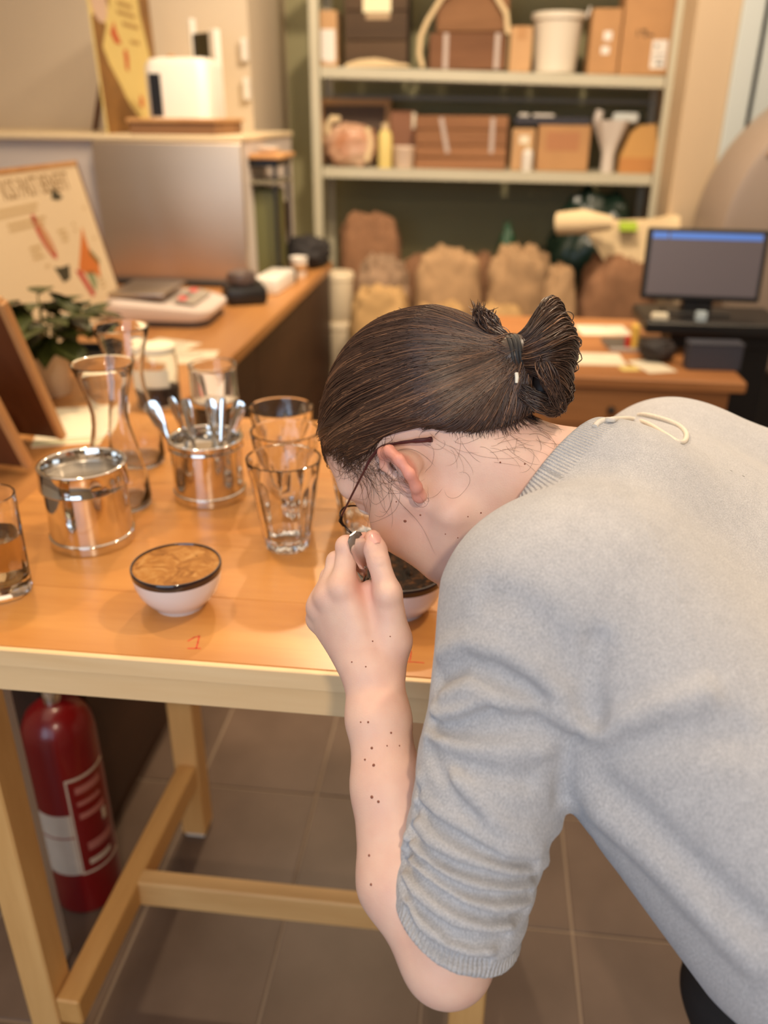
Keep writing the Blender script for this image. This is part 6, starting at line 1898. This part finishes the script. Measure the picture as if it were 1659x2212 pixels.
# combed strands: roots all over the cap, many along the hairline, drawn over the skull to the tie
on_cap = (np.abs(evaluate(HAIR, cv_)) < 0.003) & (hairline((cv_ - HT) @ HB) < 0.004) & (np.linalg.norm(cv_ - TIE, axis=1) > 0.03) & (((cv_ - BUN[2]) ** 2).sum(1) > 0.055 ** 2)
rim = on_cap & (hairline((cv_ - HT) @ HB) > -0.008)
i1 = RNG.choice(np.nonzero(rim)[0], 2300)
i2 = RNG.choice(np.nonzero(on_cap)[0], 2900)
p = np.concatenate([cv_[i1], cv_[i2]]) + RNG.normal(size=(5200, 3)) * 0.0014
cl = hashnoise(p, 150, 2)
M_ = 24
path = [p.copy()]
lift = 0.0005 + 0.0011 * RNG.random(len(p)) + 0.0008 * np.maximum(0, cl)
wob = RNG.normal(size=len(p)) * 0.035 + 0.03 * cl
off = (RNG.normal(size=(len(p), 3)) * 0.0048)
for k in range(M_ - 1):
    to = TIE + off - p
    L = np.linalg.norm(to, axis=1, keepdims=True)
    g = grad(HAIR, p, 0.001)
    d = to / L
    tan = d - g * np.sum(d * g, 1, keepdims=True) * np.clip((L - 0.012) / 0.03, 0, 1)
    tan /= np.maximum(np.linalg.norm(tan, axis=1, keepdims=True), 1e-6)
    side = np.cross(g, tan)
    fade = np.clip((L - 0.03) / 0.08, 0, 1)
    tan = tan + side * (wob[:, None] * fade * math.cos(k * 0.22))
    p = p + tan * (L / (M_ - 1 - k)) * np.where(L > 0.02, 1.05, 1.0)
    sd = evaluate(HAIR, p)
    h = np.clip(k / 3, 0, 1) * lift
    fix = np.clip((np.linalg.norm(TIE - p, axis=1) - 0.010) / 0.02, 0, 1)
    p = p - g * ((sd - h) * fix)[:, None]
    low_ = np.interp(((p - HT) @ HB)[:, 1], GX, GY) - ((p - HT) @ HB)[:, 2] + 0.001
    p = p + HB[:, 2] * (np.clip(low_, 0, 0.01) * 0.8)[:, None]
    path.append(p.copy())
path = np.stack(path, 1)
tone = np.clip(0.42 + 0.16 * RNG.normal(size=len(p)) + 0.14 * cl + 0.5 * (RNG.random(len(p)) > 0.93), 0.02, 1)
strands(path, 0.00042 + 0.00022 * RNG.random(len(p)), tone)

# fine short hairs that soften the hairline, rooted on the skin just outside it
hb_ = hairline((bv - HT) @ HB)
band = np.nonzero((hb_ > -0.004) & (hb_ < 0.010) & (hq[:, 2] > -0.06) & (hq[:, 1] < 0.095) & (np.abs(hq[:, 0]) < 0.0725) & ~((hq[:, 1] > -0.056) & (hq[:, 1] < 0.012) & (hq[:, 2] < 0.040)))[0]
i3 = band[RNG.integers(0, len(band), 2600)]
p = bv[i3] + RNG.normal(size=(2600, 3)) * 0.0008
sh = [p.copy()]
Lh = 0.014 + 0.022 * RNG.random(len(p))
sway = RNG.normal(size=p.shape) * 0.22
for k in range(8):
    g = grad(BODY, p, 0.001)
    d = TIE + HB[:, 2] * 0.06 - p
    d /= np.linalg.norm(d, axis=1, keepdims=True)
    d = d + RNG.normal(size=d.shape) * 0.10 + sway
    tan = d - g * np.sum(d * g, 1, keepdims=True)
    tan /= np.maximum(np.linalg.norm(tan, axis=1, keepdims=True), 1e-6)
    p = p + tan * (Lh / 8)[:, None]
    sd = np.minimum(evaluate(BODY, p), evaluate(HAIR, p) + 0.004)
    p = p - g * (sd - 0.0004 - 0.0003 * k)[:, None] * 0.9
    sh.append(p.copy())
sh = np.stack(sh, 1)
hmax = np.max([np.where(((sh[:, k] - HT) @ HB)[:, 1] < 0.03, hairline((sh[:, k] - HT) @ HB), 0) for k in range(9)], 0)
okp = (np.linalg.norm(np.diff(sh, axis=1), axis=2).max(1) < 0.0065) & (hmax < 0.0115)
sh, p = sh[okp], p[okp]
strands(sh, 0.00011 + 0.00008 * RNG.random(len(p)), np.clip(0.42 + 0.2 * RNG.normal(size=len(p)), 0.02, 1), 'hairline_hairs', 0.2, 0.2)

def catmull(ctrl, m):
    """ctrl (n, k, 3) -> (n, m, 3)"""
    n, k, _ = ctrl.shape
    t = np.linspace(0, k - 1 - 1e-6, m)
    i = t.astype(int)
    f_ = (t - i)[None, :, None]
    g = lambda j: ctrl[:, np.clip(j, 0, k - 1)]
    p0, p1, p2, p3 = g(i - 1), g(i), g(i + 1), g(i + 2)
    return 0.5 * (2 * p1 + (p2 - p0) * f_ + (2 * p0 - 5 * p1 + 4 * p2 - p3) * f_ ** 2 + (3 * p1 - p0 - 3 * p2 + p3) * f_ ** 3)
def lerp_rows(rows, s):
    """rows: list of (K control rows) each a list of points along s; returns ctrl (n, K, 3)"""
    out = []
    for r in rows:
        r = np.array(r, float)
        x = s * (len(r) - 1)
        i = np.minimum(x.astype(int), len(r) - 2)
        f_ = (x - i)[:, None]
        out.append(r[i] * (1 - f_) + r[i + 1] * f_)
    return np.stack(out, 1)
# fanned loop of the tied hair
fan = [[(0.031, 0.7437, 1.318), (0.033, 0.7291, 1.3081), (0.038, 0.7289, 1.295)],
       [(0.0427, 0.7464, 1.3256), (0.0474, 0.7189, 1.3138), (0.0489, 0.722, 1.2966)],
       [(0.0529, 0.7541, 1.3391), (0.0624, 0.7186, 1.3213), (0.0594, 0.7179, 1.2927)],
       [(0.0595, 0.7611, 1.3476), (0.0773, 0.7319, 1.3246), (0.0701, 0.7196, 1.2822)],
       [(0.0676, 0.7733, 1.3478), (0.0867, 0.7522, 1.3158), (0.0773, 0.7262, 1.2711)],
       [(0.0725, 0.7901, 1.3353), (0.0871, 0.7773, 1.3052), (0.0794, 0.7387, 1.2593)],
       [(0.0585, 0.7826, 1.3159), (0.069, 0.7775, 1.2914), (0.066, 0.7505, 1.2593)]]
N1 = 2300
s = RNG.random(N1)
c = lerp_rows(fan, s) + RNG.normal(size=(N1, 1, 3)) * 0.0020 * np.array([0.5, 0.8, 1, 1.1, 1.0, 1.1, 1.2])[None, :, None] + RNG.normal(size=(N1, 7, 3)) * 0.0006
c[:, :, :] += (RNG.random((N1, 1, 1)) ** 2 * 0.004) * V3(0.1527, 0.7709, -0.6184)
strands(catmull(c, 22), 0.00045 + 0.0002 * RNG.random(N1), np.clip(0.42 + 0.18 * RNG.normal(size=N1) + 0.5 * (RNG.random(N1) > 0.94), 0.02, 1))
# lower turn of the loop and loose ends
low = [[(0.0313, 0.7338, 1.2882), (0.0343, 0.7275, 1.2791)], [(0.042, 0.7206, 1.2816), (0.0433, 0.7172, 1.2742)], [(0.0565, 0.7172, 1.2756), (0.0572, 0.7149, 1.2662)], [(0.072, 0.7218, 1.2723), (0.0722, 0.7206, 1.2607)], [(0.0823, 0.7375, 1.2794), (0.0833, 0.7366, 1.2681)], [(0.0815, 0.7594, 1.2881), (0.0833, 0.7561, 1.276)]]
N2 = 520
c = lerp_rows(low, RNG.random(N2)) + RNG.normal(size=(N2, 6, 3)) * 0.0022
strands(catmull(c, 16), 0.00045 + 0.0002 * RNG.random(N2), np.clip(0.25 + 0.16 * RNG.normal(size=N2) + 0.4 * (RNG.random(N2) > 0.92), 0.02, 1))
lock = [[(0.0516, 0.7203, 1.3111), (0.0595, 0.7186, 1.3103)], [(0.0547, 0.7151, 1.2996), (0.0666, 0.7135, 1.298)], [(0.0614, 0.7135, 1.2854), (0.0727, 0.7148, 1.2855)], [(0.0693, 0.7169, 1.2721), (0.0759, 0.7203, 1.273)], [(0.0747, 0.7209, 1.2607), (0.0764, 0.7241, 1.2623)]]
N3 = 260
c = lerp_rows(lock, RNG.random(N3)) + RNG.normal(size=(N3, 5, 3)) * 0.0022
strands(catmull(c, 14), 0.00045 + 0.0002 * RNG.random(N3), np.clip(0.42 + 0.2 * RNG.normal(size=N3), 0.02, 1))
# little tuft escaping above the tie
tuft = [[(0.0304, 0.7443, 1.3149), (0.0293, 0.7487, 1.3196)], [(0.0201, 0.744, 1.3213), (0.0216, 0.7507, 1.3256)], [(0.0075, 0.7431, 1.3269), (0.0145, 0.7539, 1.3337)], [(-0.0004, 0.7461, 1.335), (0.0059, 0.7551, 1.3382)], [(-0.003, 0.7508, 1.3453), (0.0112, 0.7552, 1.3325)]]
N4 = 240
c = lerp_rows(tuft, RNG.random(N4)) + RNG.normal(size=(N4, 5, 3)) * np.array([0.6, 0.8, 1.2, 1.8, 2.4])[None, :, None] * 0.0016
strands(catmull(c, 16), 0.00040 + 0.0001 * RNG.random(N4), np.clip(0.38 + 0.2 * RNG.normal(size=N4), 0.02, 1))
# fine flyaway hairs: curls creeping over the skin at temple, cheek and nape, and along the top
def fly(start, dirw, n, length, curl, lift_, rad, spread, m=20):
    start = np.asarray(start, float)
    p = start + RNG.normal(size=(n, 3)) * spread
    d = np.asarray(dirw, float) + RNG.normal(size=(n, 3)) * 0.55
    Ls = length * (0.4 + 0.9 * RNG.random(n))
    cu = curl * RNG.normal(size=n)
    lf_ = lift_ * RNG.random(n) + 0.0004
    out = []
    for k in range(m):
        sd = np.minimum(evaluate(BODY, p), 0.02)
        g = grad(BODY, p, 0.001)
        p = p - g * (sd - lf_ * (0.3 + k / m))[:, None] * 0.8
        d = d - g * np.sum(d * g, 1, keepdims=True)
        d /= np.maximum(np.linalg.norm(d, axis=1, keepdims=True), 1e-6)
        side = np.cross(g, d)
        d = d + side * (cu * (Ls / m))[:, None] * (1 + 0.8 * math.sin(k * 0.5))
        out.append(p.copy())
        p = p + d * (Ls / m)[:, None]
    q = np.stack(out, 1)
    strands(q, np.full(n, rad), np.clip(0.62 + 0.2 * RNG.normal(size=n), 0, 1), 'flyaway_hairs', 0.6, 0.2)
fly((-0.1079, 0.7248, 1.198), HB @ V3(0, 0.35, -1), 46, 0.040, 45, 0.003, 0.00014, 0.007)
fly((-0.1249, 0.7349, 1.2096), HB @ V3(0, 0.5, -1), 44, 0.030, 30, 0.003, 0.00014, 0.008)
fly((-0.0881, 0.7152, 1.2053), HB @ V3(0, 0.25, -1), 34, 0.065, 45, 0.004, 0.00013, 0.005)
fly((-0.0746, 0.7044, 1.1966), HB @ V3(0, -0.2, -1), 16, 0.07, 55, 0.004, 0.00012, 0.007)
fly((-0.0162, 0.6996, 1.2311), HB @ V3(0, -0.4, -1), 16, 0.04, 50, 0.004, 0.00010, 0.012)
fly((0.0245, 0.7037, 1.2383), HB @ V3(0, -0.6, -1), 20, 0.04, 45, 0.004, 0.00010, 0.010)
fly((0.0489, 0.7181, 1.2452), HB @ V3(0, -0.7, -1), 20, 0.032, 30, 0.003, 0.00012, 0.010)
# hair tie with its metal clasp
axis = V3(0.9327, 0.1021, 0.346)
ta_ = np.cross(axis, V3(-0.1004, 0.8961, -0.4322)); ta_ /= np.linalg.norm(ta_)
tb_ = np.cross(axis, ta_)
tm = MB()
for sh, r in ((-0.0022, 0.0172), (0.0016, 0.0166), (0.0046, 0.0158)):
    ring = [tuple(TIE + axis * (sh + 0.0012 * math.sin(2 * a)) + ta_ * r * math.cos(a) + tb_ * r * 0.92 * math.sin(a)) for a in [2 * math.pi * i / 36 for i in range(37)]]
    tm.tube(ring, 0.0026, 8, cap=False)
wmb(tm).build('hair_tie', mat('black_elastic', srgb(30, 29, 31), 0.6, var=0.3, vscale=400), PERSON, 60)
cl_ = MB().tube([(0.035, 0.7138, 1.2967), (0.0356, 0.7111, 1.2934), (0.0355, 0.7101, 1.2891)], [0.0018, 0.0019, 0.0014], 8)
wmb(cl_).build('tie_clasp', mat('pale_metal', srgb(240, 234, 216), 0.3), PERSON, 60)

# ---- spectacles
FRM = mat('burgundy_frame', srgb(74, 30, 34), 0.25, coat=0.4)
WIRE = mat('dark_wire', srgb(70, 58, 50), 0.22, 0.8)
gl = bpy.data.objects.new('spectacles', None)
COL.objects.link(gl)
gl.parent = PERSON
for s in (1, -1):
    ringp = []
    for i in range(41):
        a = 2 * math.pi * i / 40
        x, z = 0.0255 * math.cos(a), 0.0205 * math.sin(a) * (1 + 0.10 * math.cos(a))
        ringp.append(tuple(hd_(s * (0.0345 + x), 0.104 - 0.10 * max(0, x + 0.005) - 1.2 * x * x, 0.012 + z)))
    wmb(MB().tube(ringp, 0.0011, 8, cap=False)).build('rim', WIRE, gl, 60)
    lens = MB()
    cen = tuple(hd_(s * 0.0345, 0.1042, 0.012))
    front = [Vector(q) for q in ringp[:-1]]
    fw = Vector(tuple(HB[:, 1])) * 0.0006
    lens.add([tuple(q + fw) for q in front] + [tuple(q - fw) for q in front] + [tuple(Vector(cen) + fw * 1.5), tuple(Vector(cen) - fw * 0.5)],
             [(i, (i + 1) % 40, 80) for i in range(40)] + [((i + 1) % 40 + 40, i + 40, 81) for i in range(40)] + [(i, i + 40, (i + 1) % 40 + 40, (i + 1) % 40) for i in range(40)])
    wmb(lens).build('lens', GLASS, gl, 30)
    tp = [hd_(s * 0.0610, 0.1000, 0.016), hd_(s * 0.0665, 0.0940, 0.020), hd_(s * 0.0685, 0.0870, 0.022)]
    wmb(MB().tube([tuple(q) for q in tp], [0.0016, 0.0022, 0.0014], 8)).build('hinge', WIRE, gl, 60)
    tp = [(0.0685, 0.087, 0.022), (0.0735, 0.055, 0.027), (0.0765, 0.030, 0.031), (0.0765, 0.012, 0.0345), (0.0745, -0.004, 0.0355)]
    wmb(MB().tube(smooth_path([tuple(hd_(s * a, b_, c_)) for a, b_, c_ in tp], 4), 0.0010, 8)).build('temple_arm', mat('temple_brown', srgb(84, 44, 40), 0.3), gl, 60)
    tp = [(0.0765, 0.022, 0.0325), (0.0765, 0.008, 0.0355), (0.0750, -0.008, 0.0350), (0.0730, -0.022, 0.0265), (0.0715, -0.034, 0.0180), (0.0690, -0.046, 0.0085), (0.0685, -0.0495, 0.0060)]
    wmb(MB().tube(smooth_path([tuple(hd_(s * a, b_, c_)) for a, b_, c_ in tp], 4), [0.0013] * 9 + [0.0014] * 4 + [0.0017] * 4 + [0.0023] * 4 + [0.0027] * 3 + [0.0016], 10)).build('temple_tip', FRM, gl, 60)
wmb(MB().tube([tuple(hd_(x, 0.1065 + 0.003 * (1 - abs(x) / 0.009), 0.016 + 0.003 * (1 - abs(x) / 0.009))) for x in (-0.009, -0.005, 0, 0.005, 0.009)], 0.0011, 8)).build('bridge', WIRE, gl, 60)

# ---- the spoon in her hand
A_ = Vector((-0.0975, 0.6387, 1.1684))
B_ = Vector((-0.0757, 0.6765, 1.0692))
hs = thing('tasting_spoon', 'steel spoon held between the woman\'s thumb and forefinger', 'spoon', tuple(B_), 0, 'tasting spoons')
dz = (A_ - B_).normalized()
ny = Vector((0.2147, -0.6812, 0.6999))
ny = (ny - dz * ny.dot(dz)).normalized()
nx = ny.cross(dz)
hs.rotation_euler = Matrix((nx, ny, dz)).transposed().to_euler()
spoon_parts(hs, 0.0086, (A_ - B_).length)
